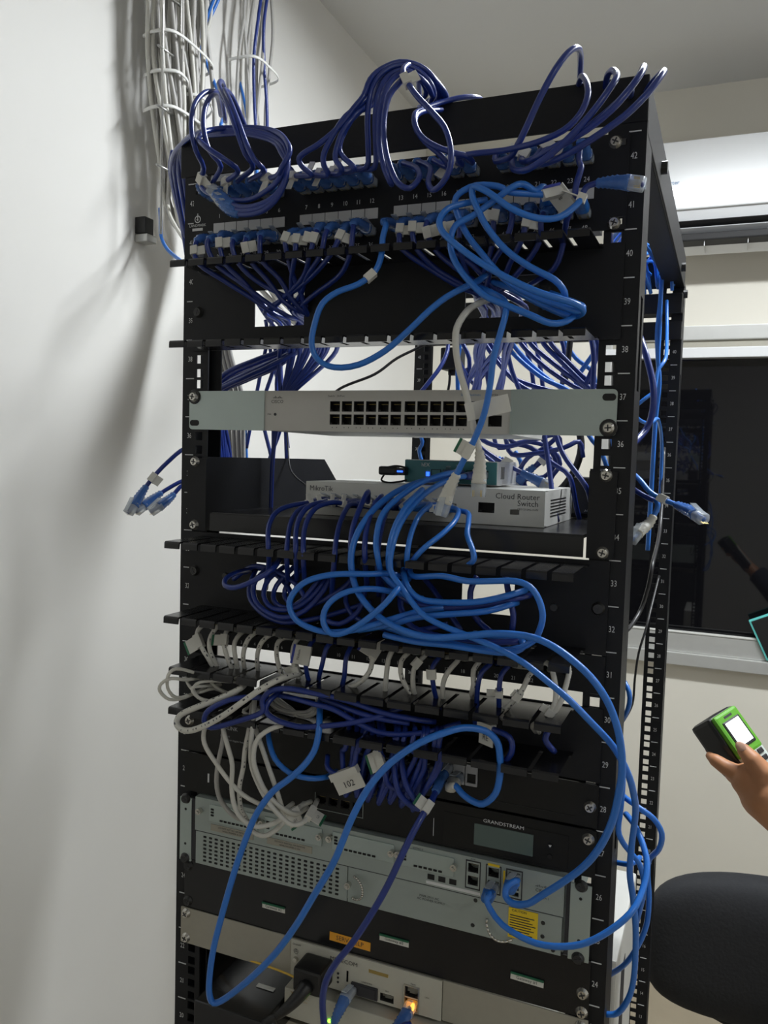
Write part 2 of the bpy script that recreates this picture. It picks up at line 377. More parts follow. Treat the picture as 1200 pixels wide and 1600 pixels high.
mb.box(-.2360, -.2350, -.0039, -.0036, 1.9035, 1.912); mb.box(-.2372, -.2345, -.0039, -.0036, 1.9048, 1.9056)
text_into(mb, 'LANDMARK', .0042, -.2355, -.0038, 1.8985)
mb.build('logo', M['print'], pp)
MB().box(-.2425, -.2285, -.0039, -.0034, 1.8925, 1.8955).build('logo_bar', M['print'], pp)
for s in (-1, 1): screw(pp, s*.2285, -.0036, 1.938); 
screw(pp, .2305, -.0036, 1.864)
# cable managers
def manager(label, zt, zb, ft, depth, n, windows, x0=-.222, x1=.222, yl=-.0035, mdl=None, zp=None, lip=.007):
    g = gear('cable_manager', label, 'cable manager')
    zp = zp or (zb-.003, zt+.003)
    MB().plate(-.2413, .2413, zp[0], zp[1], windows, yl, yl+.002).build('back_plate', M['black'], g)
    pitch = (x1-x0)/n
    for z, up in ((zt, -1), (zb, 1)):
        MB().box(x0, x1, yl-.012, yl, z-.0008, z+.0008).build('tray', M['blackg'], g)
        fm = None
        for i in range(n):
            a = x0+i*pitch+.0022; b = x0+(i+1)*pitch-.0022
            if fm is None:
                w2 = (b-a)/2
                ft_ = MB().box(-w2, w2, -depth, -.012, -.0008, .0008)
                ft_.prism([(-depth-.0015, .0006), (-depth+.001, .0008), (-depth+.001, -.0008), (-depth-.0005, -.0016), (-depth-.0015, -lip), (-depth-.003, -lip), (-depth-.0028, -.001)], -w2, w2, 'x')
                fm = ft_.build('finger', M['blackg'], g); fm.location = ((a+b)/2, yl, z)
                first = fm
            else: share('finger', first, g, ((a+b)/2, yl, z))
    return g
WN = [(-.158, -.078, 0, 0), (.088, .162, 0, 0)]
def wins(z0, z1, xs=((-.158, -.078), (.088, .162))): return [(a, b, z0, z1) for a, b in xs]
m1 = manager('black finger cable manager under the patch panel, above the silver switch', 1.842, 1.757, 1, .068, 19, wins(1.781, 1.821, ((-.158, -.095), (.088, .162))), zp=(1.7562, 1.8455))
m2 = manager('black finger cable manager under the shelf, full of looped blue cords', 1.541, 1.459, 1, .072, 19, wins(1.484, 1.516, ((-.150, -.100), (.095, .150))), zp=(1.4545, 1.546))
m3 = manager('black finger cable manager below the numbered patch panel with white cords', 1.400, 1.355, 1, .062, 15, [(-.15, -.05, 1.368, 1.392)], zp=(1.329, 1.402), x1=.215)
screw(m1, -.2325, -.004, 1.80, dark=True); screw(m2, .2325, -.004, 1.50, dark=True); screw(m2, -.2325, -.004, 1.50, dark=True)
for x in (-.19, .19): MB().cyl((x, -.0036, 1.497), (x, -.006, 1.497), .004, .0035, 14).build('rivet', M['screwd'], m2)
# silver 24-port switch
sw = gear('network_switch', 'silver 24-port switch with plain zinc rack ears', 'network switch')
zt, zb = 1.7095, 1.6655
prt = []
for k in range(2):
    for i in range(6): prt.append(-.0565+k*.0735+i*.0118)
prt2 = [-.0535+i*.01415 for i in range(6)]+[.0330+i*.01400 for i in range(5)]
PZ = (1.6925, 1.6785)
hs = [(x-.0060, x+.0060, z-.0056, z+.0056) for x in prt2 for z in PZ]+[(.1055-.007+k*.0185, .1055+.007+k*.0185, z-.0056, z+.0056) for k in range(2) for z in PZ]
MB().plate(-.1405, .1395, zb, zt, hs, -.006, -.004).build('front_panel', M['sil'], sw)
MB().box(-.1405, .1395, .006, .17, zb, zt).build('case', M['silw'], sw); MB().box(-.1405, .1395, -.004, .006, zt-.001, zt).box(-.1405, .1395, -.004, .006, zb, zb+.001).build('case_lip', M['sil'], sw)
PMS = port_mesh(.0120, .0112); PMW = port_mesh(.014, .0112)
ports(sw, [(x, z) for x in prt2 for z in PZ], -.0055, PMS)
ports(sw, [(.1055+k*.0185, z) for k in range(2) for z in PZ], -.0055, PMW, False)
for nm, x0, x1, hx in (('rack_ear', -.2415, -.1415, -.234), ('rack_ear', .1405, .2415, .234)):
    x0_, x1_ = x0, x1; r = .004; pts = []
    for cx, cz, a0 in ((x1-r, zt-r, 0), (x0+r, zt-r, 90), (x0+r, zb+r, 180), (x1-r, zb+r, 270)):
        rr = r if (abs(cx) > .22) else .0002
        ccx = cx if rr == r else (x1 if cx > (x0+x1)/2 else x0); ccz = cz if rr == r else (zt if cz > 1.69 else zb)
        for q in range(0, 91, 30): pts.append((ccx+rr*math.cos(math.radians(a0+q)), ccz+rr*math.sin(math.radians(a0+q))))
    ear = MB().prism(pts, -.0065, -.0045).build(nm, M['zinc'], sw)
    for zz in ((zb+.0075, zt-.0075)):
        sl = [(hx+math.cos(math.radians(t))*.0034+(.003 if math.cos(math.radians(t)) > 0 else -.003), zz+math.sin(math.radians(t))*.0034) for t in range(0, 360, 20)]
        MB().prism(sl, -.0068, -.0062).build('slot_opening', M['hole'], ear)
MB().box(-.1425, -.1405, -.0075, -.004, zb, zt).build('ear_seam', M['zinc'], sw); MB().box(.1395, .1415, -.0075, -.004, zb, zt).build('ear_seam', M['zinc'], sw)
screw(sw, -.2345, -.007, zt-.0065, True); screw(sw, .2345, -.007, zb+.0075, True)
mb = MB()
for i, hgt in enumerate((.6, 1.2, 2.2, 1.2, .6, 1.2, 2.2, 1.2, .6)):
    x = -.1300+i*.00135; mb.box(x, x+.0005, -.0063, -.0060, 1.7012, 1.7016+hgt*.0010)
text_into(mb, 'CISCO', .0050, -.1246, -.0062, 1.6975, 1.05)
text_into(mb, 'Switch   24-Port', .0030, -.052, -.0062, 1.7035)
text_into(mb, 'Series', .0036, .122, -.0062, 1.7045)
for x in prt2:
    mb.box(x-.003, x-.0022, -.0062, -.0060, 1.6694, 1.6704); mb.box(x+.0022, x+.003, -.0062, -.0060, 1.6694, 1.6704)
text_into(mb, 'PWR', .0022, -.1345, -.0062, 1.6835)
mb.build('lettering', M['printd'], sw)
label_text('lettering', 'Small Business', .0036, .098, -.0062, 1.7045, M['printb'], sw)
MB().cyl((-.127, -.006, 1.6835), (-.127, -.0066, 1.6835), .0016).build('indicator', M['printd'], sw)
# shelf with side plates
sh = gear('rack_shelf', 'black steel rack shelf carrying the two small white routers', 'rack shelf')
MB().bbox(-.215, .215, 0, .40, 1.566, 1.570, .001).box(-.215, .215, -.001, .002, 1.548, 1.568).build('shelf_board', M['blackg'], sh)
for s in (-1, 1):
    x0, x1 = sorted((s*.2185, s*.2205)); MB().prism([(-.001, 1.548), (-.001, 1.634), (.30, 1.634), (.345, 1.60), (.40, 1.572), (.40, 1.548)], x0, x1, 'x').build('side_plate', M['black'], sh)
    x0, x1 = sorted((s*.2185, s*.2445)); MB().box(x0, x1, -.0045, -.001, 1.548, 1.632).build('mounting_ear', M['black'], sh)
    for z in (1.628, 1.554): screw(sh, s*.234, -.0046, z)
# cloud router
cr = gear('router_switch', 'wide light grey router switch lying on the black shelf', 'router')
cx0, cx1, cy, cz0, cz1 = -.116, .166, .05, 1.5705, 1.609
cps = [-.083+.0142*i for i in range(16)]
MB().plate(cx0, cx1, cz0, cz1, [(x-.0058, x+.0058, 1.5815, 1.591) for x in (-.085+.0135*i for i in range(12))]+[(.094, .112, 1.583, 1.594), (.129, .139, 1.5825, 1.588)], cy, cy+.0015).build('front_panel', M['silw'], cr)
mb = MB().box(cx0, cx1, cy+.012, cy+.16, cz0, cz1); mb.box(cx0, cx1, cy+.0015, cy+.012, cz1-.001, cz1).box(cx0, cx0+.001, cy+.0015, cy+.012, cz0, cz1).box(cx1-.001, cx1, cy+.0015, cy+.012, cz0, cz1).box(cx0, cx1, cy+.0015, cy+.012, cz0, cz0+.001)
mb.build('case', M['silw'], cr)
PMC = port_mesh(.0116, .0095)
ports(cr, [(-.085+.0135*i, 1.58625) for i in range(12)], cy+.0002, PMC); ports(cr, [(.103, 1.5885)], cy+.0002, port_mesh(.018, .011), False)
for i in range(6): MB().box(cx1, cx1+.0004, cy+.03, cy+.12, 1.580+i*.0035, 1.5813+i*.0035).build('side_vent', M['hole'], cr)
mb = MB(); text_into(mb, 'Cloud Router', .0085, .1365, cy-.0003, 1.6015, 1.0); text_into(mb, 'Switch', .0085, .148, cy-.0003, 1.5945, 1.0)
text_into(mb, 'CRS125-24G-1S-IN', .0028, .148, cy-.0003, 1.5885); text_into(mb, 'MikroTik', .0085, -.096, cy-.0003, 1.601, .95); mb.build('lettering', M['printd'], cr)
# small teal router on top
tr = gear('small_router', 'small white router with a teal face on top of the wide router', 'router')
MB().bbox(-.012, .101, .10, .19, 1.6105, 1.638, .0015).build('case', M['ac'], tr)
MB().bbox(-.011, .100, .0985, .101, 1.6115, 1.637, .0005).build('front_panel', M['teal'], tr)
ports(tr, [(.028+.0142*i, 1.6225) for i in range(5)], .0975, PMC)
MB().box(.016, .020, .0978, .099, 1.619, 1.624).build('indicator', M['ledb'], tr)
label_text('lettering', 'hEX', .006, .015, .0978, 1.632, M['print'], tr)
for i in range(3): MB().box(.101, .1014, .115+i*.006, .117+i*.006, 1.618, 1.632).build('side_vent', M['hole'], tr)
# usb dongle plugged in the teal router
ud = gear('usb_modem', 'small black plug with a lit blue light and looped strap beside the teal router', 'usb modem')
MB().bbox(-.041, -.017, .088, .100, 1.6185, 1.629, .003).build('body', M['blackp'], ud); MB().bbox(-.017, -.006, .0855, .0975, 1.619, 1.6275, .001).build('connector', M['blackp'], ud)
MB().box(-.0155, -.0085, .0850, .0856, 1.6225, 1.6245).build('indicator', M['ledb'], ud)
# power adapter behind, on the shelf
pa = gear('power_adapter', 'black upright power adapter behind the wide router on the shelf', 'power adapter')
MB().bbox(.155, .205, .235, .27, 1.5705, 1.622, .006).build('body', M['blackp'], pa); label_text('lettering', 'AC ADAPTER', .004, .19, .2348, 1.58, M['print'], pa)
# patch panel, 24 ports, one unit
p2 = gear('patch_panel', 'black one-row 24-port patch panel with short white cords bending down', 'patch panel')
P2 = [-.2025+.01775*i for i in range(24)]
MB().plate(-.2413, .2413, 1.4165, 1.4535, [(x-.0059, x+.0059, 1.430, 1.4395) for x in P2], -.0035, -.0015).build('face_plate', M['black'], p2)
ports(p2, [(x, 1.43475) for x in P2], -.0033, PM); MB().box(-.215, .215, .0105, .03, 1.420, 1.450).build('rear_body', M['blackp'], p2)
mb = MB()
for i, x in enumerate(P2): text_into(mb, str(i+1), .0055, x, -.0038, 1.4215, .9)
for i in range(24):
    a = 2*math.pi*i/24; b = 2*math.pi*(i+1)/24
    mb.add([(-.2365+math.cos(a)*.0045, -.0038, 1.4375+math.sin(a)*.0045), (-.2365+math.cos(b)*.0045, -.0038, 1.4375+math.sin(b)*.0045), (-.2365+math.cos(b)*.0038, -.0038, 1.4375+math.sin(b)*.0038), (-.2365+math.cos(a)*.0038, -.0038, 1.4375+math.sin(a)*.0038)], [(0, 1, 2, 3)])
text_into(mb, 'UL', .005, -.2365, -.0038, 1.4375); mb.build('port_numbers', M['print'], p2)
# dark gigabit switch
dl = gear('network_switch', 'black switch under the lowest cable manager, half hidden by blue cords', 'network switch')
dz0, dz1 = 1.284, 1.327
DP = [-.010+.0125*i for i in range(8)]
MB().plate(-.2413, .2413, dz0, dz1, [(x-.0055, x+.0055, z-.005, z+.005) for x in DP for z in (1.313, 1.2985)]+[], -.005, -.003).build('front_panel', M['dev'], dl)
MB().box(-.22, .22, .007, .2, dz0, dz1).build('case', M['dev'], dl)
PMD = port_mesh(.0110, .0100); ports(dl, [(x, z) for x in DP for z in (1.313, 1.2985)], -.0046, PMD)
for x in (.100, .1135):
    MB().plate(x-.0062, x+.0062, 1.304, 1.326, [(x-.0048, x+.0048, 1.307, 1.317)], -.0075, -.005).build('grey_jack', M['acg'], dl)
mb = MB(); text_into(mb, 'D-LINK', .0065, -.1795, -.0053, 1.3185); text_into(mb, 'DGS-1210', .003, -.186, -.0053, 1.3085); text_into(mb, '24-Port Gigabit Switch', .003, -.172, -.0053, 1.3045); mb.build('lettering', M['acg'], dl)
screw(dl, -.236, -.0054, 1.320); screw(dl, .2335, -.0054, 1.3045); MB().box(.14, .22, -.0056, -.0050, 1.2925, 1.293).build('seam', M['blackg'], dl)
# telephone exchange
gs = gear('telephone_exchange', 'black telephone exchange unit with small grey-green display', 'telephone exchange')
gz0, gz1 = 1.2345, 1.2815
MB().plate(-.2413, .2413, gz0, gz1, [(-.058+.0145*i-.0058, -.058+.0145*i+.0058, 1.2515, 1.2615) for i in range(4)], -.006, -.004).build('front_panel', M['dev'], gs)
MB().box(-.22, .22, .007, .2, gz0, gz1).build('case', M['dev'], gs); ports(gs, [(-.058+.0145*i, 1.2565) for i in range(4)], -.0056, PM)
MB().bbox(.1185, .1800, -.0075, -.0058, 1.2435, 1.2660, .0007).build('display', M['lcd'], gs)
MB().bbox(.085, .2150, -.0066, -.0058, 1.2375, 1.2720, .0005).build('bezel', M['dev'], gs)
label_text('lettering', 'GRANDSTREAM', .0052, .149, -.0070, 1.2705, M['print'], gs, 1.15)
for z in (1.2585, 1.2475): MB().cyl((.197, -.0064, z), (.197, -.0078, z), .0028, .0024, 14).build('button', M['blackg'], gs)
MB().prism([(.1955, 1.2595), (.1985, 1.2595), (.197, 1.2572)], -.0081, -.0078).build('button_mark', M['print'], gs)
MB().box(.074, .0745, -.0066, -.006, 1.243, 1.262).build('seam', M['print'], gs)
MB().box(-.2085, -.2065, -.0066, -.006, 1.2495, 1.2600).build('bar_light', M['print'], gs)
MB().box(-.066, -.0655, -.0066, -.006, 1.246, 1.264).box(-.0075, -.007, -.0066, -.006, 1.246, 1.264).box(-.066, -.007, -.0066, -.006, 1.2455, 1.246).build('port_frame', M['cis'], gs)
screw(gs, .2335, -.0065, 1.2725); 
# grey router, two units
rt = gear('router', 'grey-green two-unit router with perforated panel and yellow warning sticker', 'router')
rz0, rz1 = 1.1500, 1.2320
mb = MB().box(-.2195, .2135, -.002, .30, rz0, rz1); mb.build('case', M['cis'], rt)
rp = [(.0815, 1.2135), (.0815, 1.2015)]
hol = [(.1150, .1260, 1.2160, 1.2255), (.1150, .1260, 1.2025, 1.2120), (.1365, .1475, 1.2160, 1.2255), (.1365, .1475, 1.2025, 1.2120), (.1580, .1690, 1.2160, 1.2255), (.1615, .1685, 1.2075, 1.2125), (.1615, .1685, 1.2010, 1.2055)]
MB().plate(-.2215, .2135, 1.1915, rz1, hol, -.012, -.010).build('front_panel', M['cis'], rt)
MB().box(-.2215, .2135, -.010, -.002, rz1-.001, rz1).build('panel_edge', M['cis'], rt)
ports(rt, [((a+b)/2, (c+d)/2) for a, b, c, d in hol[:5]], -.0118, port_mesh(.011, .0095), True)
for (x0, x1) in ((.1125, .1285), (.1340, .1500), (.1550, .1720)):
    f = MB().plate(x0, x1, 1.1985, 1.2285, [(x0+.001, x1-.001, 1.1995, 1.2275)], -.0126, -.012).build('port_frame', M['printd'], rt)
MB().box(.1360, .1480, -.0128, -.012, 1.2275, 1.2298).build('yellow_tag', M['yellowl'], rt); MB().box(.1522, .1540, -.0128, -.012, 1.212, 1.2255).build('yellow_tag', M['yellowl'], rt)
# interface cards
VH = MB().bbox(-.002, .002, -.0006, 0, -.0011, .0011, .0005).build('vent_src', M['hole'])
KN = MB().cyl((0, 0, 0), (0, -.006, 0), .0032, .0036, 14).cyl((0, -.006, 0), (0, -.0085, 0), .0022, .0018, 12).build('knob_src', M['chrome'])
for i, x0 in enumerate((-.2010, -.1260, -.0400, .0410)):
    x1 = (x0+.0660) if i < 1 else (x0+.0730 if i < 3 else .1000)
    c = MB().bbox(x0, x1, -.0135, -.012, 1.2070, 1.2270, .0004).build('interface_card', M['zinc'], rt)
    n = 7 if i < 3 else 6
    for k in range(n): share('vent', VH, c, (x0+.017+k*.0055, -.0135, 1.2100))
    for k in range(3): share('vent', VH, c, (x0+.0045, -.0135, 1.2145+k*.0035))
    if i: share('knob', KN, c, (x0-.0025, -.0125, 1.2195))
    share('knob', KN, c, (x1-.0015 if i < 3 else x1+.001, -.0135, 1.2195))
share('knob', KN, rt, (-.2135, -.0125, 1.2170))
for x0 in (-.199, -.123): 
    MB().bbox(x0, x0+.058, -.0128, -.0118, 1.1955, 1.2035, .0004).build('slot_label', M['beige'], rt)
    mb = MB(); text_into(mb, 'DO NOT INSTALL OR REMOVE', .0028, x0+.03, -.0132, 1.2010); text_into(mb, 'WHILE POWER IS ON', .0028, x0+.03, -.0132, 1.1978); mb.build('lettering', M['printd'], rt)
mb = MB(); text_into(mb, 'EHWIC 0', .0028, .06, -.0125, 1.2285); text_into(mb, 'AUX', .0025, .120, -.0125, 1.2300); mb.build('lettering', M['printd'], rt)
for k in range(3): MB().box(.0715+k*.012, .0790+k*.012, -.0126, -.012, 1.1985, 1.2040).build('card_slot', M['hole'], rt)
MB().box(.070, .1290, -.0125, -.012, 1.1935, 1.1965).build('blue_stripe', M['ac'], rt)
mb = MB()
for i, hg in enumerate((.5, 1, 1.8, 1, .5, 1, 1.8, 1, .5)): mb.box(.1855+i*.0016, .1860+i*.0016, -.0125, -.012, 1.2168, 1.2172+hg*.001)
text_into(mb, 'CISCO', .0046, .192, -.0125, 1.2132); text_into(mb, '2911', .0034, .196, -.0125, 1.2065); mb.build('lettering', M['printd'], rt)
# lower bay: perforated panel, power supply
pf = MB().bbox(-.2205, -.0215, -.0115, -.010, rz0+.001, 1.1905, .0004).build('perforated_panel', M['cis'], rt)
for r in range(7):
    for k in range(23): share('vent', VH, pf, (-.2075+k*.0079, -.0115, 1.1565+r*.0048))
MB().bbox(-.0205, .2125, -.0115, -.010, rz0+.001, 1.1905, .0004).build('power_supply_panel', M['cis'], rt)
share('knob', KN, rt, (-.019, -.0115, 1.1715))
def handle_loop(cx, cz, r, a0, a1):
    P = [Vector((cx+r*math.cos(math.radians(a)), -.013-.006*math.sin(math.radians((a-a0)/(a1-a0)*180)), cz+r*math.sin(math.radians(a)))) for a in range(a0, a1+1, 12)]
    mb = MB()
    for p, q in zip(P[:-1], P[1:]): mb.cyl(p, q, .0013, n=8)
    return mb.build('wire_handle', M['chrome'], rt, True)
handle_loop(-.012, 1.170, .0125, -100, 100); handle_loop(.1550, 1.1720, .018, 180, 300)
mb = MB(); text_into(mb, 'PWR-2911-AC', .0036, .074, -.0120, 1.1785); text_into(mb, 'AC POWER SUPPLY', .0036, .076, -.0120, 1.1750); mb.build('lettering', M['printd'], rt)
yl = MB().bbox(.1590, .1890, -.0124, -.0115, 1.1580, 1.1890, .0002).build('warning_sticker', M['yellowl'], rt)
mb = MB(); text_into(mb, 'CAUTION', .0034, .1700, -.0127, 1.1868)
for k in range(9): mb.box(.1608, .1870-(k*7 % 5)*.0015, -.0128, -.0125, 1.1605+k*.0026, 1.1613+k*.0026)
mb.build('fine_print', M['printd'], yl)
for x, z in ((.194, 1.1805), (.194, 1.1665), (.124, 1.1870), (.122, 1.1600), (.205, 1.155)): MB().cyl((x, -.0115, z), (x, -.0122, z), .0022, .0018, 12).build('rivet', M['screwd'] if x > .1 else M['chrome'], rt)
MB().box(-.2215, .2135, -.0122, -.0118, 1.1908, 1.1914).build('seam', M['printd'], rt)
for s, x0, x1 in ((-1, -.2455, -.2290), (1, .2190, .2395)):
    e = MB().bbox(x0, x1, -.009, -.0065, 1.1490, 1.2265, .0006).build('rack_ear', M['zinc'], rt)
    for z in (1.170, 1.2125): MB().cyl(((x0+x1)/2, -.0092, z), ((x0+x1)/2, -.0085, z), .0016, n=10).build('ear_hole', M['hole'], e)
    MB().box(*((x1, x1+.006) if s < 0 else (x0-.004, x0)), -.008, -.006, 1.152, 1.2265).build('ear_fold', M['printd'], e)
    for z in (1.152, 1.2255): screw(rt, (x0+x1)/2, -.009, z, dark=True)
# blank panels with stickers
b1 = gear('blank_panel', 'black blank panel under the grey router with handwritten gateway stickers', 'blank panel')
MB().bbox(-.2413, .2413, -.004, -.0015, 1.0888, 1.1490, .0005).build('plate', M['blackg'], b1)
for x, z in ((.2345, 1.1140), (.2345, 1.0945), (-.236, 1.141), (-.236, 1.0965)): screw(b1, x, -.004, z, dark=(x < 0))
def sticker(x, z, w, h, ang, txt, edge, base=M['tagw'], ts=.0045, peel=0):
    st = MB(); R = Matrix.Rotation(ang, 3, 'Y')
    st.box(-w/2, w/2, -.0004, 0, -h/2, h/2); st.rot(R); st.rot(Matrix.Translation((x, -.0042, z)))
    o = st.build('sticker', base, b1)
    if edge:
        m_ = MB().box(-w/2, w/2, -.0018, -.0002, h/2, h/2+.0018); m_.rot(R).rot(Matrix.Translation((x, -.0042, z))); m_.build('sticker_edge', edge, o)
    label_text('sticker_text', txt, ts, x, -.0048, z, M['printd'], o, 1, ang)
sticker(-.117, 1.1165, .030, .0055, 0, 'Gateway #2', M['green'])
sticker(.033, 1.1160, .034, .0058, .0, 'Gateway #3', M['green'])
sticker(.179, 1.1125, .034, .0062, .03, 'Gateway #1', M['green'])
sticker(-.0195, 1.1020, .050, .0098, .01, 'SERV HELP', None, M['orange'], .0072)
# beige unit with ears
mu = gear('gateway', 'beige gateway box with long plain ears and green status light', 'gateway')
ez0, ez1 = 1.0445, 1.0885
for x0, x1 in ((-.2445, -.0915), (.0905, .2415)): MB().bbox(x0, x1, -.006, -.004, ez0, ez1, .0006).build('rack_ear', M['beige'], mu)
MB().box(-.091, .090, -.002, .18, ez0, ez1).build('case', M['beige'], mu)
hol = [(-.0100, .0170, 1.0485, 1.0580), (.0200, .0360, 1.0475, 1.0565), (.0490, .0640, 1.0610, 1.0725), (.0490, .0640, 1.0475, 1.0595), (-.0210, -.0185, 1.0570, 1.0700)]
MB().plate(-.091, .090, ez0, ez1, hol, -.008, -.006).build('front_panel', M['cream'], mu)
ports(mu, [(.0565, 1.06675), (.0565, 1.0535)], -.0077, port_mesh(.015, .0115), True); ports(mu, [(.0035, 1.05325)], -.0077, port_mesh(.027, .0095), False); ports(mu, [(.028, 1.052)], -.0077, port_mesh(.016, .009), False); ports(mu, [(-.01975, 1.0635)], -.0077, port_mesh(.0025, .013), False)
MB().plate(.0475, .0655, 1.0455, 1.0745, [(.049, .064, 1.047, 1.073)], -.0095, -.008).build('port_frame', M['chrome'], mu)
MB().bbox(-.014, .0175, -.0105, -.008, 1.0465, 1.0600, .0005).box(-.012, .015, -.011, -.0104, 1.0478, 1.0585).build('slot_cover', M['printd'], mu)
MB().cyl((-.0405, -.008, 1.0585), (-.0405, -.0092, 1.0585), .0015).build('indicator', M['ledg'], mu)
mb = MB()
for dx, dz in ((0, .0055), (.0095, .0005), (.0095, .0055), (.0095, -.0045)): mb.cyl((-.0405+dx, -.008, 1.0585+dz), (-.0405+dx, -.0086, 1.0585+dz), .0013)
text_into(mb, 'MUSECOM', .0065, -.0245, -.0084, 1.0795, 1.1); text_into(mb, 'ON/OFF', .0030, -.0835, -.0084, 1.0835); text_into(mb, 'Reset', .0026, .058, -.0084, 1.0765); text_into(mb, 'LAN', .0026, .074, -.0084, 1.066)
text_into(mb, 'LINE/WAN', .0026, .004, -.0084, 1.0625); text_into(mb, 'SIM', .0026, .028, -.0084, 1.060)
mb.build('lettering', M['printd'], mu)
MB().box(.0060, .0290, -.0085, -.008, 1.0755, 1.0790).build('gold_badge', M['pin'], mu)
MB().cyl((-.0845, -.008, 1.0665), (-.0845, -.0115, 1.0665), .0032, .0026, 12).build('earth_screw', M['chrome'], mu)
mb = MB()
for i in range(16):
    a = 2*math.pi*i/16; b = a+2*math.pi/16
    mb.add([(-.0845+math.cos(q)*r, -.0083, 1.0755+math.sin(q)*r) for q, r in ((a, .003), (b, .003), (b, .0025), (a, .0025))], [(0, 1, 2, 3)])
mb.box(-.0848, -.0842, -.0084, -.0082, 1.0755, 1.078).box(-.0862, -.0828, -.0084, -.0082, 1.0752, 1.0757).build('earth_symbol', M['printd'], mu)
for x, z in ((-.2365, 1.082), (-.2365, 1.0515)): screw(mu, x, -.0065, z)
screw(mu, .2345, -.0065, 1.0815)
cp = gear('added_dark_sheet', 'added black sheet darkening the open bay at the bottom of the rack', 'blank panel')  # black sheets added to darken the open bay and hide the bright wall behind
MB().bbox(-.2195, .2195, .185, .187, .80, 1.085, .0005).build('plate', M['blackg'], cp); MB().bbox(-.2195, -.2175, .01, .185, .80, 1.085, .0005).build('side_plate', M['blackg'], cp)
# white box below
wbx = gear('modem', 'cream modem box under the beige gateway, at the bottom edge', 'modem')
MB().bbox(-.092, .20, -.020, .15, 1.004, 1.038, .0015).build('case', M['cream'], wbx)
for x in (-.0345, -.0295): MB().cyl((x, -.020, 1.0155), (x, -.0212, 1.0155), .0020).build('indicator', M['ledg'], wbx)
MB().cyl((.040, -.020, 1.024), (.040, -.0212, 1.024), .0020).build('indicator', M['ledg'], wbx)
mb = MB(); text_into(mb, 'TELNET.', .0065, -.072, -.0204, 1.0330); text_into(mb, 'business class', .0028, -.070, -.0204, 1.0278); mb.build('lettering', M['pin'], wbx)
# black box lower left in front
bx = gear('equipment_box', 'black glossy box sticking out at the bottom left of the rack', 'equipment box')
MB().bbox(-.186, -.095, -.060, .12, .985, 1.020, .002).build('case', M['blackg'], bx); MB().bbox(-.186, .10, .0, .12, .96, .984, .001).build('base', M['beige'], bx)
MB().bbox(-.135, -.112, -.01, -.004, 1.020, 1.0215, .0006).build('emblem', M['silw'], bx)
# ---------------- cables ----------------
def resample(P, n=5):
    "Catmull-Rom through P"
    P = [Vector(p) for p in P]; Q = [P[0]*2-P[1]]+P+[P[-1]*2-P[-2]]; out = []
    for i in range(1, len(Q)-2):
        a, b, c, d = Q[i-1:i+3]
        L = max((c-b).length, 1e-6); k = max(3, min(n*2, int(L/.009)+1))
        m1 = (c-a)*.5; m2 = (d-b)*.5
        for m in (m1, m2):
            if m.length > 1.6*L: m *= 1.6*L/m.length
        for j in range(k):
            t = j/k; h = t*t*t; g = t*t
            out.append(b*(2*h-3*g+1)+m1*(h-2*g+t)+c*(-2*h+3*g)+m2*(h-g))
    out.append(P[-1]); return out
def arclen(C):
    s = [0.]
    for a, b in zip(C[:-1], C[1:]): s.append(s[-1]+(b-a).length)
    return s
def sub(C, s0, s1, step=.003):
    "points of polyline C between arc lengths"
    A = arclen(C); out = []; n = max(2, int(round((s1-s0)/step))+1)
    for i in range(n):
        s = s0+(s1-s0)*i/(n-1); s = min(max(s, 0), A[-1])
        k = 0
        while k < len(A)-2 and A[k+1] < s: k += 1
        t = (s-A[k])/max(A[k+1]-A[k], 1e-9); out.append(C[k].lerp(C[k+1], t))
    return out
def sweep(C, rad, ns=8, sq=1.0, up=None, power=1.0):
    "tube along C; rad number or function of 0..1; sq flattens; power<1 makes the section squarish"
    n = len(C); T = []
    for i in range(n):
        d = C[min(i+1, n-1)]-C[max(i-1, 0)]
        T.append(d.normalized() if d.length > 1e-9 else Vector((0, 0, 1)))
    u = (up.copy() if up else T[0].orthogonal()); u = (u-T[0]*u.dot(T[0])).normalized()
    v = []; f = []; sh = []
    for j in range(ns):
        a = 2*math.pi*j/ns+(math.pi/4 if ns == 4 else 0); c, s = math.cos(a), math.sin(a)
        if power != 1: c = math.copysign(abs(c)**power, c); s = math.copysign(abs(s)**power, s)
        sh.append((c, s*sq))
    uvs = []; A = arclen(C)
    for i in range(n):
        u = (u-T[i]*u.dot(T[i])).normalized(); w = T[i].cross(u); r = rad(i/(n-1)) if callable(rad) else rad
        for c, s in sh: v.append(C[i]+u*c*r+w*s*r)
    for i in range(n-1):
        for j in range(ns):
            k = (j+1) % ns; f.append((i*ns+j, i*ns+k, (i+1)*ns+k, (i+1)*ns+j)); uvs.append((j, j+1, A[i], A[i+1]))
    f.append(tuple(range(ns-1, -1, -1))); f.append(tuple(range((n-1)*ns, n*ns)))
    return v, f, uvs, ns
def tube(name, C, rad, m, parent=None, ns=8, sq=1.0, up=None, power=1.0):
    v, f, uvs, ns = sweep(C, rad, ns, sq, up, power)
    o = obj(name, v, f, m, parent, True)
    if m.name.startswith('white_printed'):
        uv = o.data.uv_layers.new(name='UVMap').data; k = 0
        for j0, j1, a, b in uvs:
            for (x, y) in ((j0/ns, a), (j1/ns, a), (j1/ns, b), (j0/ns, b)): uv[k].uv = (x, y); k += 1
    return o
def pt(p):
    if isinstance(p, Vector): return p
    return at(p[0], p[1], p[2]/1000)
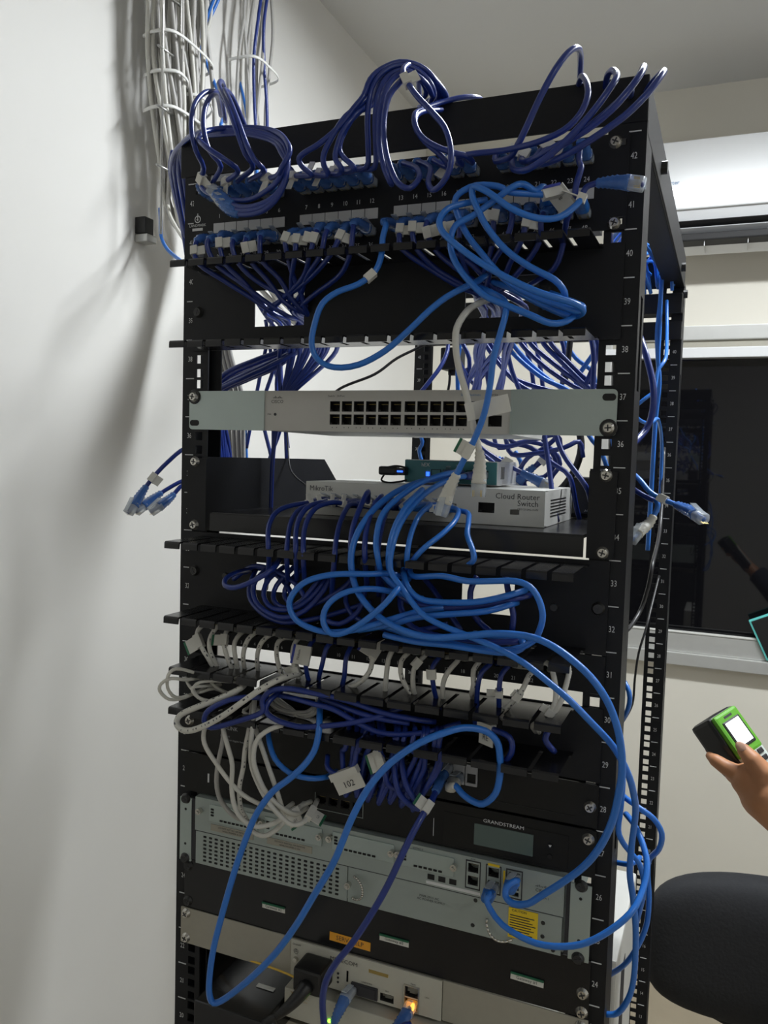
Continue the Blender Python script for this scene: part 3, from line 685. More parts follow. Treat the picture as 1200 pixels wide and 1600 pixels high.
def plug(C, parent, kind, rev=False):
    "RJ45 plug with strain-relief boot on the first 45 mm of C"
    if rev: C = C[::-1]
    bm_, pm_ = {'c': (M['clearb'], M['clear']), 'b': (M['blue'], M['clear']), 'w': (M['white'], M['clear']), 'n': (M['navy'], M['clear'])}[kind]
    X = Vector((1, 0, 0))
    seg = sub(C, 0, .016, .004)
    T = (seg[1]-seg[0]).normalized(); up = X if abs(T.x) < .85 else Vector((0, 0, 1))
    seg = [seg[0]+T*.004*i for i in range(5)]
    tube('plug', seg, lambda t: .0066, pm_, parent, 12, .72, up, .45)
    w = T.cross(up).normalized(); 
    if w.z < 0: w = -w
    b = seg[0]+w*.0052
    mb = MB(); h = up.normalized()*.0028
    for q0, q1, o0, o1 in ((0, .018, .000, .004),):
        a0 = b+T*q0+w*o0; a1 = b+T*q1+w*o1
        mb.add([a0-h, a0+h, a1+h, a1-h, a0-h+w*.001, a0+h+w*.001, a1+h+w*.001, a1-h+w*.001], [(0, 1, 2, 3), (7, 6, 5, 4), (0, 4, 5, 1), (1, 5, 6, 2), (2, 6, 7, 3), (3, 7, 4, 0)])
    mb.build('latch', pm_, parent)
    # gold contacts
    mb = MB(); w2 = -w*.0046
    for i in range(8):
        c = seg[0]+up.normalized()*(-.0042+i*.0012)+w2; mb.add([c, c+up.normalized()*.0006, c+up.normalized()*.0006+T*.006, c+T*.006], [(0, 1, 2, 3)])
    mb.build('contacts', M['pin'], parent)
    boot = sub(C, .012, .042, .002)
    def rr(t):
        r = .0070-.0034*t
        return r+(.0007 if int(t*14) % 2 else -.0002)*(1 if t > .3 else 0)
    tube('boot', boot, rr, bm_, parent, 12, .86, up, .7)
def flag(C, s, parent, w=.012, h=.014, edge=None, txt=None, side=None, ts=.005):
    "folded paper flag wrapped on the cord at arc length s"
    A = arclen(C); s = min(max(s, .002), A[-1]-.002); a, b = sub(C, s-.002, s+.002, .004)[:2]
    T = (b-a).normalized(); n = Vector((.25, -1, .05)); n = (n-T*n.dot(T)).normalized(); u = T.cross(n).normalized(); c = (a+b)/2
    if side is None: side = 1
    u = u*side
    R = Matrix((T, n, u)).transposed()
    mb = MB(); mb.box(-w/2, w/2, -.0038, .0038, -.0038, .0038)
    st = mb.rot(R).rot(Matrix.Translation(c)).build('label_wrap', M['tagw'], parent)
    mb = MB(); mb.box(-w/2, w/2, -.0006, .0006, .0037, h); mb.rot(R).rot(Matrix.Translation(c)); fl = mb.build('label_flag', M['tagw'], parent)
    if edge: mb = MB(); mb.box(-w/2, w/2, -.0008, .0008, h-.0004, h+.0022).rot(R).rot(Matrix.Translation(c)); mb.build('flag_edge', edge, fl)
    if txt:
        v, f = text_geo(txt, ts); 
        # write along the flag, upright for the viewer
        ex = T if T.x > 0 else -T; ez = u if u.z > 0 else -u; org = c+u*(.0037+h)/2+n*.0010
        label = MB(); label.add([org+ex*p.x+ez*p.z for p in v], f); label.build('flag_text', M['printd'], fl)
CAB = 0
MATS = {'n': 'navy', 'b': 'blue', 'w': 'white', 'p': 'whitep', 'g': 'grey', 'k': 'blackc', 'y': 'yellow'}
def cable(m, pts, label, group=None, r=.0028, start=None, end=None, flags=(), ns=8, name=None, sq=1.0):
    C = resample([pt(p) for p in pts]); up = None
    nm = name or {'n': 'network_cable', 'b': 'network_cable', 'w': 'network_cable', 'p': 'network_cable', 'g': 'network_cable', 'k': 'power_cable', 'y': 'fibre_cable'}[m]
    o = tube(nm, C, r, M[MATS[m]], None, ns, sq)
    tag(o, label, 'cable', group)
    if start: plug(C, o, start)
    if end: plug(C, o, end, True)
    for fl in flags:
        s = fl[0] if fl[0] >= 0 else arclen(C)[-1]+fl[0]
        flag(C, s, o, *fl[1:])
    return o
def V(x, y, z): return Vector((x/1000, y/1000, z/1000))
def top(i, dx=0, out=34):  # start of a cord in the upper row, port i counted from 0: inside the socket, then straight out
    x = PX[i]*1000; return [V(x, -4, 1924.5), V(x+dx*.3, -out*.6, 1925), V(x+dx, -out-8, 1927)]
def low(i, dx=0, out=32, dz=0):
    x = PX[i]*1000; return [V(x, -4, 1874.5), V(x+dx*.3, -out*.6, 1875), V(x+dx, -out-8, 1873+dz)]
ORD = ['first', 'second', 'third', 'fourth', 'fifth', 'sixth', 'seventh', 'eighth', 'ninth', 'tenth', 'eleventh', 'twelfth', 'thirteenth', 'fourteenth', 'fifteenth', 'sixteenth', 'seventeenth', 'eighteenth', 'nineteenth', 'twentieth', 'twenty-first', 'twenty-second', 'twenty-third', 'twenty-fourth']
POS = ['first', 'second', 'third', 'fourth', 'fifth', 'sixth']
BL = ['left-end', 'centre-left', 'centre-right', 'right-end']
def upper_label(i, extra): return f'navy cord {extra}, {POS[i%6]} upper plug, {BL[i//6]} block'
GT = 'navy cords plugged in the upper row of the 48-port panel'
# --- left block: cords that loop up over the left end of the top beam
cable('n', top(0)+[(318, 262, -60), (306, 235, -80), (299, 200, -85), (303, 165, -70), (318, 146, -50), (334, 143, -20), (345, 150, 40), (352, 190, 90)], upper_label(0, 'arching tall over the left end of the beam'), GT, start='c', flags=[(.052, .012, .015)])
cable('n', top(1)+[(345, 260, -60), (327, 235, -75), (318, 200, -75), (320, 170, -60), (330, 150, -40), (340, 152, 0), (345, 180, 60)], upper_label(1, 'rising in an inner loop'), GT, start='c')
cable('n', top(2)+[(372, 268, -70), (352, 250, -90), (325, 232, -95), (310, 215, -80), (330, 203, -50), (370, 200, -40), (420, 206, -50), (445, 225, -60), (447, 250, -70), (438, 275, -75), (425, 292, -70), (390, 312, -60), (350, 310, -55), (320, 298, -50), (312, 285, -40)], upper_label(2, 'coiled in a wide ring'), GT, start='c', flags=[(.048, .012, .018)])
cable('n', top(3)+[(395, 262, -60), (383, 240, -75), (370, 205, -80), (358, 170, -70), (348, 148, -50), (342, 132, -20), (348, 130, 20), (360, 170, 60), (372, 200, 90)], upper_label(3, 'rising in a steep narrow arch'), GT, start='c')
cable('n', top(4)+[(412, 268, -66), (398, 250, -80), (385, 225, -80), (372, 190, -75), (358, 155, -60), (350, 140, -30), (362, 150, 10), (378, 185, 40), (395, 225, 60)], upper_label(4, 'crossing behind the cream flag'), GT, start='c')
cable('n', top(5)+[(432, 275, -70), (440, 262, -85), (452, 240, -85), (450, 225, -80), (435, 208, -60), (405, 200, -45), (360, 200, -40), (315, 206, -30), (290, 220, -10), (272, 240, 20), (268, 270, 60), (278, 320, 100), (290, 370, 110)], upper_label(5, 'circling left past the post'), GT, start='c', flags=[(.06, .016, .020)])
for k, (dx, dd) in enumerate(((0, 0), (7, 12), (13, 24))):
    cable('n', [(330+dx, 296+k*8, -50), (370, 322+k*6, -62), (410, 318+k*6, -70), (438, 296+k*3, -72), (449, 262, -72), (447-k*4, 230+k*4, -66), (425, 212+k*4, -55), (380, 203+k*3, -45), (330, 205+k*3, -35), (297, 213, -15), (278-k*4+dx, 235, 20), (272+dx, 262, 50), (279+dx, 310, 90), (293+dx, 380, 110), (310, 450, 120)],
          'navy cord ringing the cream flag then dropping outside the left post', 'navy cords slung round the left end of the top beam', start='c')
cable('n', [(380, 228, 60), (400, 240, 40), (430, 250, 30), (452, 262, -20), (460, 275, -40)], 'short navy cord end crossing the gap under the beam near the cream flag', start=None)
# --- centre-left block: rise and join the big curl
E1 = [(568, 150, -70), (578, 125, -65), (596, 108, -55), (625, 97, -45), (655, 103, -35), (676, 120, -25), (686, 142, -10)]
for i, (mid, off) in enumerate(([[(487, 274, -66), (474, 262, -75), (467, 250, -80), (474, 240, -82), (500, 224, -82), (530, 198, -78), (552, 170, -74)], 0],
    [[(512, 274, -66), (506, 258, -76), (506, 240, -80), (520, 212, -80), (540, 182, -76)], 4],
    [[(530, 272, -66), (533, 262, -80), (524, 248, -80), (528, 225, -78), (542, 195, -76)], 8],
    [[(548, 268, -66), (552, 260, -80), (532, 240, -76), (534, 215, -74), (556, 178, -72)], 12])):
    cable('n', top(6+i)+mid+[(x+off, y+off*1.2, d+off) for x, y, d in E1]+[(682-off, 158, 5), (668-off, 166+off/2, 15), (655, 168, 30)],
          upper_label(6+i, 'climbing up-right into the big curl'), GT, start='c', flags=[(.05, .010, .014, None, None, -1 if i % 2 else 1)])
cable('n', top(10)+[(572, 262, -60), (575, 230, -60), (574, 190, -64), (578, 150, -66), (590, 122, -60), (615, 104, -50), (645, 106, -40), (668, 124, -30), (678, 145, -20), (672, 160, -5)], upper_label(10, 'rising straight up beside the tall bundle'), GT, start='c')
cable('n', top(11)+[(585, 262, -60), (587, 225, -60), (586, 185, -64), (592, 145, -64), (606, 120, -56), (630, 110, -46), (655, 122, -36), (666, 142, -24), (660, 156, -10)], upper_label(11, 'rising straight up inside the tall bundle'), GT, start='c')
# --- centre-right block
cable('n', top(12)+[(612, 288, -64), (600, 262, -70), (593, 225, -70), (594, 180, -70), (603, 140, -66), (620, 118, -58), (640, 112, -50), (665, 130, -38), (676, 150, -20)], upper_label(12, 'making the right edge of the tall bundle'), GT, start='c')
cable('n', top(13)+[(650, 262, -60), (655, 278, -80), (640, 294, -90), (622, 286, -92), (610, 262, -90), (602, 230, -86), (600, 190, -80), (608, 150, -76), (628, 125, -66)], upper_label(13, 'sagging in a deep shiny U'), GT, start='c')
cable('n', top(14)+[(672, 262, -60), (669, 285, -80), (677, 297, -92), (692, 285, -98), (703, 262, -100), (704, 230, -98), (694, 198, -94), (672, 172, -88), (648, 146, -80), (633, 122, -70), (630, 108, -60), (640, 101, -40), (652, 112, -10), (655, 150, 30)], upper_label(14, 'swinging in a big S across the beam'), GT, start='c', flags=[(-.12, .016, .012)])
cable('n', top(15)+[(700, 262, -60), (690, 244, -70), (665, 222, -76), (650, 200, -76), (648, 180, -66), (658, 172, -40), (690, 160, -10), (725, 152, 10), (748, 153, 30), (752, 160, 60)], upper_label(15, 'lying in a flat arc on the beam edge'), GT, start='c')
cable('n', top(16)+[(722, 258, -55), (716, 246, -66), (740, 240, -72), (780, 236, -76), (806, 231, -80), (840, 222, -86), (880, 204, -90), (905, 180, -88), (918, 152, -80), (917, 130, -66), (909, 119, -40), (903, 135, 10)], upper_label(16, 'running right, then hooking up with a bright edge'), GT, start='c', flags=[(.05, .014, .02)])
cable('n', top(17)+[(738, 254, -55), (730, 244, -70), (705, 238, -76), (672, 224, -78), (652, 205, -76), (649, 184, -66), (662, 174, -40), (690, 172, -10)], upper_label(17, 'bent left in a flat loop'), GT, start='c')
# --- right-end block: long cords fanning up to the right
RT = [[(775, 252, -56), (796, 246, -70), (806, 232, -78), (822, 200, -84), (845, 150, -86), (868, 108, -84), (888, 82, -74), (902, 75, -60), (907, 88, -30), (906, 130, 10), (906, 170, 40)],
      [(800, 258, -60), (806, 266, -80), (826, 264, -92), (862, 240, -98), (898, 206, -100), (930, 170, -98), (953, 138, -92), (964, 118, -80), (957, 110, -60), (948, 122, -20), (945, 160, 30)],
      [(815, 250, -56), (830, 250, -80), (870, 228, -92), (915, 204, -96), (955, 172, -96), (985, 138, -90), (1003, 112, -78), (1006, 104, -50), (998, 122, 0), (990, 170, 40)],
      [(833, 252, -60), (850, 256, -84), (888, 240, -96), (930, 214, -102), (975, 182, -102), (1010, 148, -96), (1033, 118, -84), (1036, 112, -60), (1015, 135, -10), (995, 170, 30)],
      [(855, 248, -56), (850, 236, -76), (880, 226, -90), (930, 190, -94), (965, 160, -90), (985, 138, -70), (985, 150, 0)]]
RL = ['making the tallest arch on the right', 'hooking over the beam', 'reaching up in a straight diagonal', 'reaching furthest up to the right', 'tucked inside the right fan']
for i, q in enumerate(RT):
    cable('n', top(18+i)+q, upper_label(18+i, RL[i]), GT, start='c', r=.0029, flags=[(.05, .012, .016)] if i in (2, 4) else ())
cable('n', [(1004, 288, -70), (985, 286, -66), (950, 285, -62), (920, 290, -60), (908, 305, -60), (885, 330, -50), (880, 345, -30)], 'dark blue cord with clear boot jutting right across the post top', None, start='c', flags=[(.075, .022, .02, None, '48')])
cable('n', top(23)+[(905, 252, -50), (908, 262, -60), (900, 290, -60), (896, 320, -56), (885, 345, -50), (880, 380, -30), (865, 420, -20), (820, 450, 0)], upper_label(23, 'dropping down by the right post'), GT, start='c')
# --- lower row: cords drop through the fingers into the manager openings
random.seed(3)
GL = 'navy cords plugged in the lower row of the 48-port panel'
for i in range(22):
    if i in (12,): continue
    x = PX[i]*1000; left = i < 12; tx = (-118 if left else 125)+random.uniform(-28, 28); f = random.uniform(.25, .5)
    cable('n', low(i, random.uniform(-3, 3), random.uniform(24, 34), random.uniform(-2, 3))+[V(x+random.uniform(-3, 3), -46, 1862), V(x*(1-f*.2)+tx*f*.2, -44+random.uniform(-6, 6), 1843), V(x*(1-f)+tx*f, -30, 1826), V(x*.3+tx*.7, -16, 1808+random.uniform(-4, 4)), V(tx, -2, 1797+random.uniform(-6, 6)), V(tx, 30, 1790), V(tx-30+random.uniform(-30, 30), 90, 1765)]+([V(-190, 115, 1700), V(-205, 125, 1640), V(-207, 125, 1560)] if left else [V(tx-50, 140, 1730), V(tx-70, 170, 1690), V(tx-80, 180, 1672)]),
          f'dark navy cord drooping from the {POS[i%6]} lower-row port of the {BL[i//6]} block', GL, start='c', flags=[(random.uniform(.045, .055), .011, .012, None, None, random.choice((1, -1)))] if i % 2 == 0 or i in (7, 13, 15) else ())
# --- bright blue cords
cable('b', low(12, -2)+[(603, 352, -60), (598, 372, -66), (596, 398, -70), (586, 424, -76), (560, 444, -84), (528, 456, -92), (504, 474, -98), (492, 505, -100), (487, 538, -100), (497, 562, -98), (522, 574, -96), (560, 570, -94), (602, 548, -92), (640, 515, -90), (670, 486, -88), (698, 464, -84), (726, 449, -80), (745, 440, -60), (760, 430, -30)], 'bright blue cord sagging in a deep loop over the upper manager, white wrap on it', None, start='c', r=.003, flags=[(.118, .011, .0042)])
LB = 'bright blue cord of the upper coil'
cable('b', [V(187, -4, 1874), V(187, -24, 1877), (880, 300, -52), (857, 304, -64), (831, 303, -70), (796, 300, -80), (778, 291, -84), (743, 290, -86), (717, 303, -86), (711, 318, -84), (717, 341, -82), (732, 370, -80), (755, 399, -80), (770, 417, -78), (800, 445, -74), (842, 466, -74), (872, 476, -74), (900, 486, -74), (911, 480, -66), (896, 472, -50), (860, 458, -34)], 'bright blue cord running left from the white tag then down the middle of the coil', 'bright blue coil cords', start='b', r=.003, flags=[(.062, .020, .006, M['bluee'])])
cable('b', [V(203, -4, 1874), V(203, -24, 1877), (909, 309, -60), (901, 320, -68), (877, 338, -76), (851, 342, -82), (819, 335, -88), (790, 320, -92), (767, 303, -94), (750, 294, -94), (739, 292, -92), (738, 305, -90), (743, 320, -90), (761, 355, -88), (790, 390, -86), (828, 417, -84), (866, 437, -82), (882, 457, -76), (878, 470, -60), (850, 480, -30)], 'bright blue cord from the far right plug looping over the coil top', 'bright blue coil cords', start='b', r=.003, flags=[(.055, .020, .018, None, '4')])
cable('b', [V(171.5, -4, 1874), V(171, -26, 1878), (850, 292, -60), (836, 298, -70), (819, 288, -78), (801, 292, -84), (767, 317, -86), (737, 338, -88), (712, 352, -90), (704, 376, -92), (708, 402, -92), (726, 431, -92), (755, 460, -92), (784, 474, -92), (828, 492, -90), (860, 505, -84), (885, 502, -76), (897, 490, -60), (880, 478, -40), (840, 462, -20)], 'bright blue cord making the left inner sweep and low right hook of the coil', 'bright blue coil cords', start='b', r=.003)
cable('b', [(760, 312, -70), (725, 318, -84), (700, 326, -92), (687, 343, -98), (690, 360, -100), (705, 376, -102), (730, 396, -102), (760, 416, -102), (800, 438, -100), (845, 458, -96), (885, 470, -88), (908, 480, -78), (909, 490, -66), (890, 494, -60), (850, 478, -50), (800, 452, -40), (770, 440, -20)], 'bright blue cord making the outermost left sweep of the coil', 'bright blue coil cords', r=.003)
cable('b', [(740, 446, -40), (765, 456, -70), (788, 470, -84), (790, 490, -92), (782, 520, -94), (771, 560, -94), (766, 600, -94), (757, 645, -94), (742, 685, -92), (728, 712, -90), (712, 744, -88), (700, 770, -86), (688, 805, -86)], 'bright blue cord hanging down across the silver switch to a white-booted plug', None, end='w', r=.003, flags=[(-.066, .014, .010, M['green'])])
cable('w', [(800, 455, 20), (775, 465, -10), (752, 472, -50), (730, 486, -76), (714, 512, -88), (712, 540, -92), (717, 575, -92), (727, 610, -90), (735, 645, -88), (744, 685, -86), (750, 712, -84), (749, 740, -84), (747, 776, -84)], 'white cord hanging in front of the silver switch, with white boot', None, end='w', r=.0032, flags=[(-.078, .016, .036, None, None, -1)])
# --- cords from the wide router down through the second manager
GM = 'blue cords from the wide router to the manager below'
def mk(i): x = (-.085+.0135*i)*1000; return [V(x, 49, 1586), V(x, 28, 1587), V(x, 8, 1587)]
MKP = [('n', [(455, 790, -20), (432, 800, -40), (420, 822, -60), (419, 850, -76), (420, 880, -60), (415, 920, -30)], 'bending far left'),
 ('n', [(470, 795, -20), (455, 815, -45), (450, 840, -60), (448, 870, -74), (450, 910, -40)], 'dropping left in a tight arch'),
 ('n', [(500, 785, -15), (478, 795, -40), (464, 820, -56), (462, 860, -76), (464, 905, -50)], 'in the left bunch'),
 ('n', [(520, 785, -10), (492, 795, -36), (476, 825, -56), (474, 868, -76), (476, 910, -50)], 'at the right of the left bunch'),
 ('n', [(545, 790, -10), (532, 815, -40), (525, 845, -64), (522, 880, -74), (518, 930, -40)], 'standing alone behind the bunches'),
 ('n', [(575, 768, -20), (560, 800, -50), (550, 830, -70), (548, 870, -82), (552, 905, -60)], 'at the left of the middle bunch'),
 ('n', [(596, 775, -20), (582, 795, -50), (572, 830, -68), (570, 870, -80), (574, 920, -40)], 'in the middle bunch'),
 ('n', [(612, 780, -10), (600, 810, -44), (592, 845, -66), (590, 880, -76), (592, 930, -40)], 'straight down at the middle'),
 ('b', [(660, 765, -20), (636, 790, -56), (618, 820, -72), (608, 855, -82), (607, 885, -76), (612, 900, -50)], 'bright, arching over the others'),
 ('b', [(672, 788, -10), (655, 805, -44), (642, 835, -66), (636, 868, -78), (636, 890, -60)], 'bright, dropping in front of a white flag'),
 ('b', [(712, 795, 0), (712, 812, -30), (690, 835, -56), (664, 855, -70), (645, 876, -70), (640, 890, -50)], 'bright, slanting left from a white wrap'),
 ('b', [(728, 800, 0), (732, 815, -30), (730, 835, -50), (738, 858, -66), (740, 875, -70), (728, 886, -66)], 'bright, wavy and furthest right')]
for i, (m, q, w) in enumerate(MKP):
    cable(m, mk(i)+q, ('bright ' if m == 'b' else 'navy ')+'blue cord from the wide router, '+w.replace('bright, ', ''), GM, start='n' if m == 'n' else 'b', flags=[(.046, .006, .010)] if i in (0, 1, 2, 3, 5, 8) else [(.05, .005, .004)] if i > 9 else ())
T5 = [V(28+14.2*i, 99, 1622) for i in range(5)]
for i, q in enumerate(([(700, 745, 50), (660, 752, 20), (620, 768, -20), (585, 795, -50), (560, 830, -72), (549, 865, -84), (551, 900, -84), (562, 930, -90), (590, 962, -96), (630, 985, -100), (673, 996, -104), (723, 994, -106), (773, 990, -108), (823, 994, -112), (857, 1006, -116), (890, 1028, -120), (923, 1058, -122), (947, 1092, -122), (962, 1128, -120), (970, 1165, -118), (972, 1206, -116), (966, 1245, -112), (956, 1285, -108), (937, 1324, -100), (912, 1354, -94), (880, 1378, -86), (845, 1400, -76), (825, 1412, -70), (802, 1412, -64), (790, 1400, -58), (793, 1384, -54), (808, 1376, -46), V(163.5, -34, 1219), V(163.5, -12, 1220.7)],
                       [(710, 738, 40), (672, 748, 0), (640, 765, -30), (600, 800, -60), (588, 840, -76), (590, 870, -84), (600, 900, -70), (640, 935, -70)],
                       [(720, 745, 50), (690, 755, 10), (660, 775, -30), (630, 810, -64), (614, 850, -80), (610, 890, -84), (627, 917, -90), (657, 957, -96), (690, 977, -100), (740, 997, -104), (777, 1013, -106), (817, 1035, -110), (857, 1066, -112), (890, 1094, -114), (923, 1128, -112), (957, 1165, -106), (980, 1206, -96), (990, 1240, -80), (993, 1270, -60), (987, 1320, -40), (984, 1364, -30), (989, 1403, -20), (993, 1445, -10), (993, 1487, 0), (990, 1530, 10), (982, 1560, 15), (965, 1583, 20), (945, 1585, 20)])):
    cable('b' if i else 'b', [T5[i+1 if i < 2 else 4]]+q, ['thick blue cord sweeping round the right side into the grey router', 'blue cord from the teal router into the middle bunch', 'long blue cord sweeping down outside the right post to the bottom'][i], 'blue cords from the teal router', r=.0033 if i == 0 else .003, start='n', end='b' if i == 0 else None)
# --- big loops in front of the second manager
LO = 'blue loops in the second cable manager'
LP = [('b', [(640, 905, -50), (610, 896, -70), (580, 897, -84), (530, 897, -96), (497, 902, -104), (473, 912, -110), (457, 929, -112), (452, 947, -112), (463, 969, -110), (490, 983, -106), (520, 988, -102), (560, 983, -98), (610, 968, -88), (660, 954, -76), (710, 948, -60), (760, 940, -40)], 'bright blue cord making the outer left loop over the lower fingers'),
 ('b', [(640, 900, -50), (620, 922, -96), (600, 945, -104), (570, 970, -108), (540, 988, -108), (518, 990, -108), (506, 975, -108), (507, 955, -106), (520, 937, -104), (545, 924, -100), (580, 920, -90), (620, 926, -70), (660, 935, -50)], 'bright blue cord making the inner left loop'),
 ('b', [(640, 880, -50), (645, 900, -70), (690, 900, -84), (730, 908, -96), (770, 908, -100), (805, 908, -102), (828, 917, -102), (842, 937, -102), (848, 962, -102), (843, 985, -100), (832, 1002, -96), (800, 1015, -92), (740, 1012, -88), (690, 1002, -84), (640, 992, -76), (590, 975, -50)], 'bright blue cord making the big round loop at the right'),
 ('b', [(630, 890, -60), (636, 915, -84), (655, 935, -88), (690, 941, -88), (740, 941, -86), (780, 934, -80), (815, 924, -60), (822, 922, -30)], 'bright blue cord bending right to an upper opening'),
 ('n', [(600, 905, -40), (640, 940, -60), (700, 950, -66), (760, 945, -66), (820, 932, -50), (828, 930, -20)], 'blue cord bending right just below the bright one'),
 ('b', [(560, 985, -70), (610, 976, -84), (650, 965, -88), (700, 960, -88), (760, 955, -80), (800, 944, -60), (808, 942, -30)], 'bright blue cord slanting up to the right end'),
 ('b', [(600, 992, -90), (650, 1003, -96), (700, 1008, -98), (750, 1016, -98), (790, 1020, -96), (814, 1014, -92), (818, 1004, -84), (800, 998, -70), (740, 990, -60)], 'bright blue cord hooking back low at the right'),
 ('n', [(625, 930, -40), (628, 955, -60), (645, 980, -70), (690, 995, -76), (760, 1003, -80), (810, 1003, -80)], 'navy cord running flat under the loops'),
 ('n', [(745, 900, -40), (735, 925, -46), (738, 955, -50), (752, 975, -50), (770, 990, -60)], 'navy cord standing behind the right loop'),
 ('n', [(790, 900, -40), (795, 930, -46), (802, 960, -50), (800, 985, -50)], 'navy cord dropping inside the right loop')]
for m, q, l in LP: cable(m, q, l, LO, r=.003)
NL = [[(440, 870, -50), (425, 890, -80), (395, 908, -90), (368, 918, -92), (352, 915, -88), (354, 903, -76), (375, 893, -50), (395, 890, -20)],
 [(430, 880, -30), (410, 895, -44), (396, 915, -52), (400, 940, -60), (420, 958, -64), (445, 965, -66), (475, 955, -60), (500, 930, -50), (520, 900, -40)],
 [(445, 885, -30), (420, 905, -44), (412, 930, -56), (425, 950, -60), (455, 952, -60), (485, 935, -50), (510, 905, -40)],
 [(460, 885, -30), (432, 915, -40), (428, 938, -50), (445, 950, -56), (470, 940, -50), (500, 905, -40)],
 [(470, 890, -30), (448, 915, -34), (446, 935, -40), (465, 948, -46), (500, 940, -46), (540, 915, -40), (560, 890, -30)],
 [(400, 890, -20), (390, 915, -34), (392, 938, -40), (412, 960, -54), (440, 972, -60), (475, 970, -56), (520, 960, -40), (580, 940, -30)],
 [(575, 890, -30), (570, 925, -40), (560, 955, -50), (530, 975, -60), (500, 965, -56)],
 [(590, 890, -30), (600, 930, -40), (590, 965, -50), (560, 985, -60)],
 [(555, 900, -20), (540, 930, -30), (550, 960, -40), (590, 980, -50), (650, 985, -56), (700, 975, -50)],
 [(660, 900, -20), (680, 925, -30), (700, 955, -40), (720, 985, -50)],
 [(380, 895, -10), (410, 888, -20), (440, 905, -30), (455, 930, -40), (450, 955, -50)],
 [(365, 905, -20), (395, 885, -30), (430, 892, -40), (462, 912, -44), (480, 940, -48)]]
for k, q in enumerate(NL): cable('n', q, 'navy cord curled in the left part of the second cable manager' if k else 'navy cord jutting furthest left in the second cable manager', 'navy cords curled in the second manager')
# --- short cords of the 24-port panel
GW = 'short cords of the 24-port panel'
WS = [(0, 'p', [(318, 977), (308, 990), (316, 1013), (325, 1028), (332, 1040), (345, 1052)]), (1, 'p', [(343, 977), (330, 993), (327, 1010), (332, 1027), (342, 1045)]),
 (2, 'p', [(357, 983), (350, 1003), (355, 1027), (365, 1050)]), (3, 'w', [(380, 987), (367, 1003), (367, 1023), (372, 1047)]), (4, 'p', [(403, 987), (387, 1000), (380, 1023), (382, 1043)]),
 (5, 'p', [(427, 990), (410, 1002), (402, 1023), (403, 1047)]), (6, 'p', [(443, 997), (433, 1007), (433, 1030), (440, 1053), (448, 1069)]), (7, 'p', [(470, 995), (460, 1007), (457, 1027), (463, 1050), (470, 1068)]),
 (8, 'n', [(490, 1000), (482, 1015), (478, 1035), (480, 1055), (486, 1072)]), (9, 'n', [(520, 1003), (510, 1013), (503, 1040), (498, 1062)]), (10, 'n', [(550, 1008), (541, 1027), (538, 1057), (534, 1075)]),
 (11, 'p', [(593, 1010), (583, 1027), (577, 1050), (557, 1070), (523, 1082)]), (12, 'w', [(615, 1010), (607, 1030), (603, 1063), (602, 1086)]), (13, 'p', [(640, 1017), (627, 1033), (628, 1060), (645, 1088)]),
 (14, 'w', [(667, 1020), (649, 1040), (645, 1063), (648, 1086)]), (15, 'n', [(688, 1024), (676, 1042), (677, 1070), (683, 1097)]), (16, 'w', [(718, 1027), (700, 1050), (692, 1070), (693, 1095)]),
 (17, 'p', [(750, 1030), (740, 1047), (740, 1070), (737, 1085)]), (18, 'n', [(768, 1034), (753, 1050), (747, 1070), (745, 1099)]), (19, 'n', [(795, 1038), (783, 1055), (780, 1080), (780, 1112)]),
 (20, 'p', [(835, 1045), (826, 1056), (816, 1078), (798, 1100), (783, 1114)]), (21, 'p', [(855, 1036), (866, 1060), (868, 1095), (854, 1120), (833, 1133)]), (22, 'p', [(888, 1042), (884, 1072), (873, 1103), (856, 1122), (838, 1134)])]
for i, m, q in WS:
    x = P2[i]*1000; n = len(q)
    pts = [V(x, -6, 1434.7)]+[(a, b, -34-14*math.sin(k/(n-1)*3.1)) for k, (a, b) in enumerate(q)]+[(q[-1][0]+4, q[-1][1]+10, -12)]
    fl = {0: [(.052, .016, .016, M['green'])], 2: [(.045, .012, .012, M['green'])], 8: [(.05, .020, .014, M['bluee'], 'Nolem', 1, .004)], 11: [(.045, .024, .016, M['bluee'], 'Cat 6', 1, .005)], 7: [(.07, .008, .012)], 15: [(.06, .010, .006)], 19: [(.07, .007, .012)], 14: [(.055, .010, .005)], 20: [(.075, .008, .006)], 21: [(.09, .008, .01)]}.get(i, ())
    cable(m, pts, {'p': 'white printed cord', 'w': 'plain white cord', 'n': 'navy cord'}[m]+f' bending down under the 24-port panel, {ORD[i]} from the left', GW, r=.0026, flags=fl)
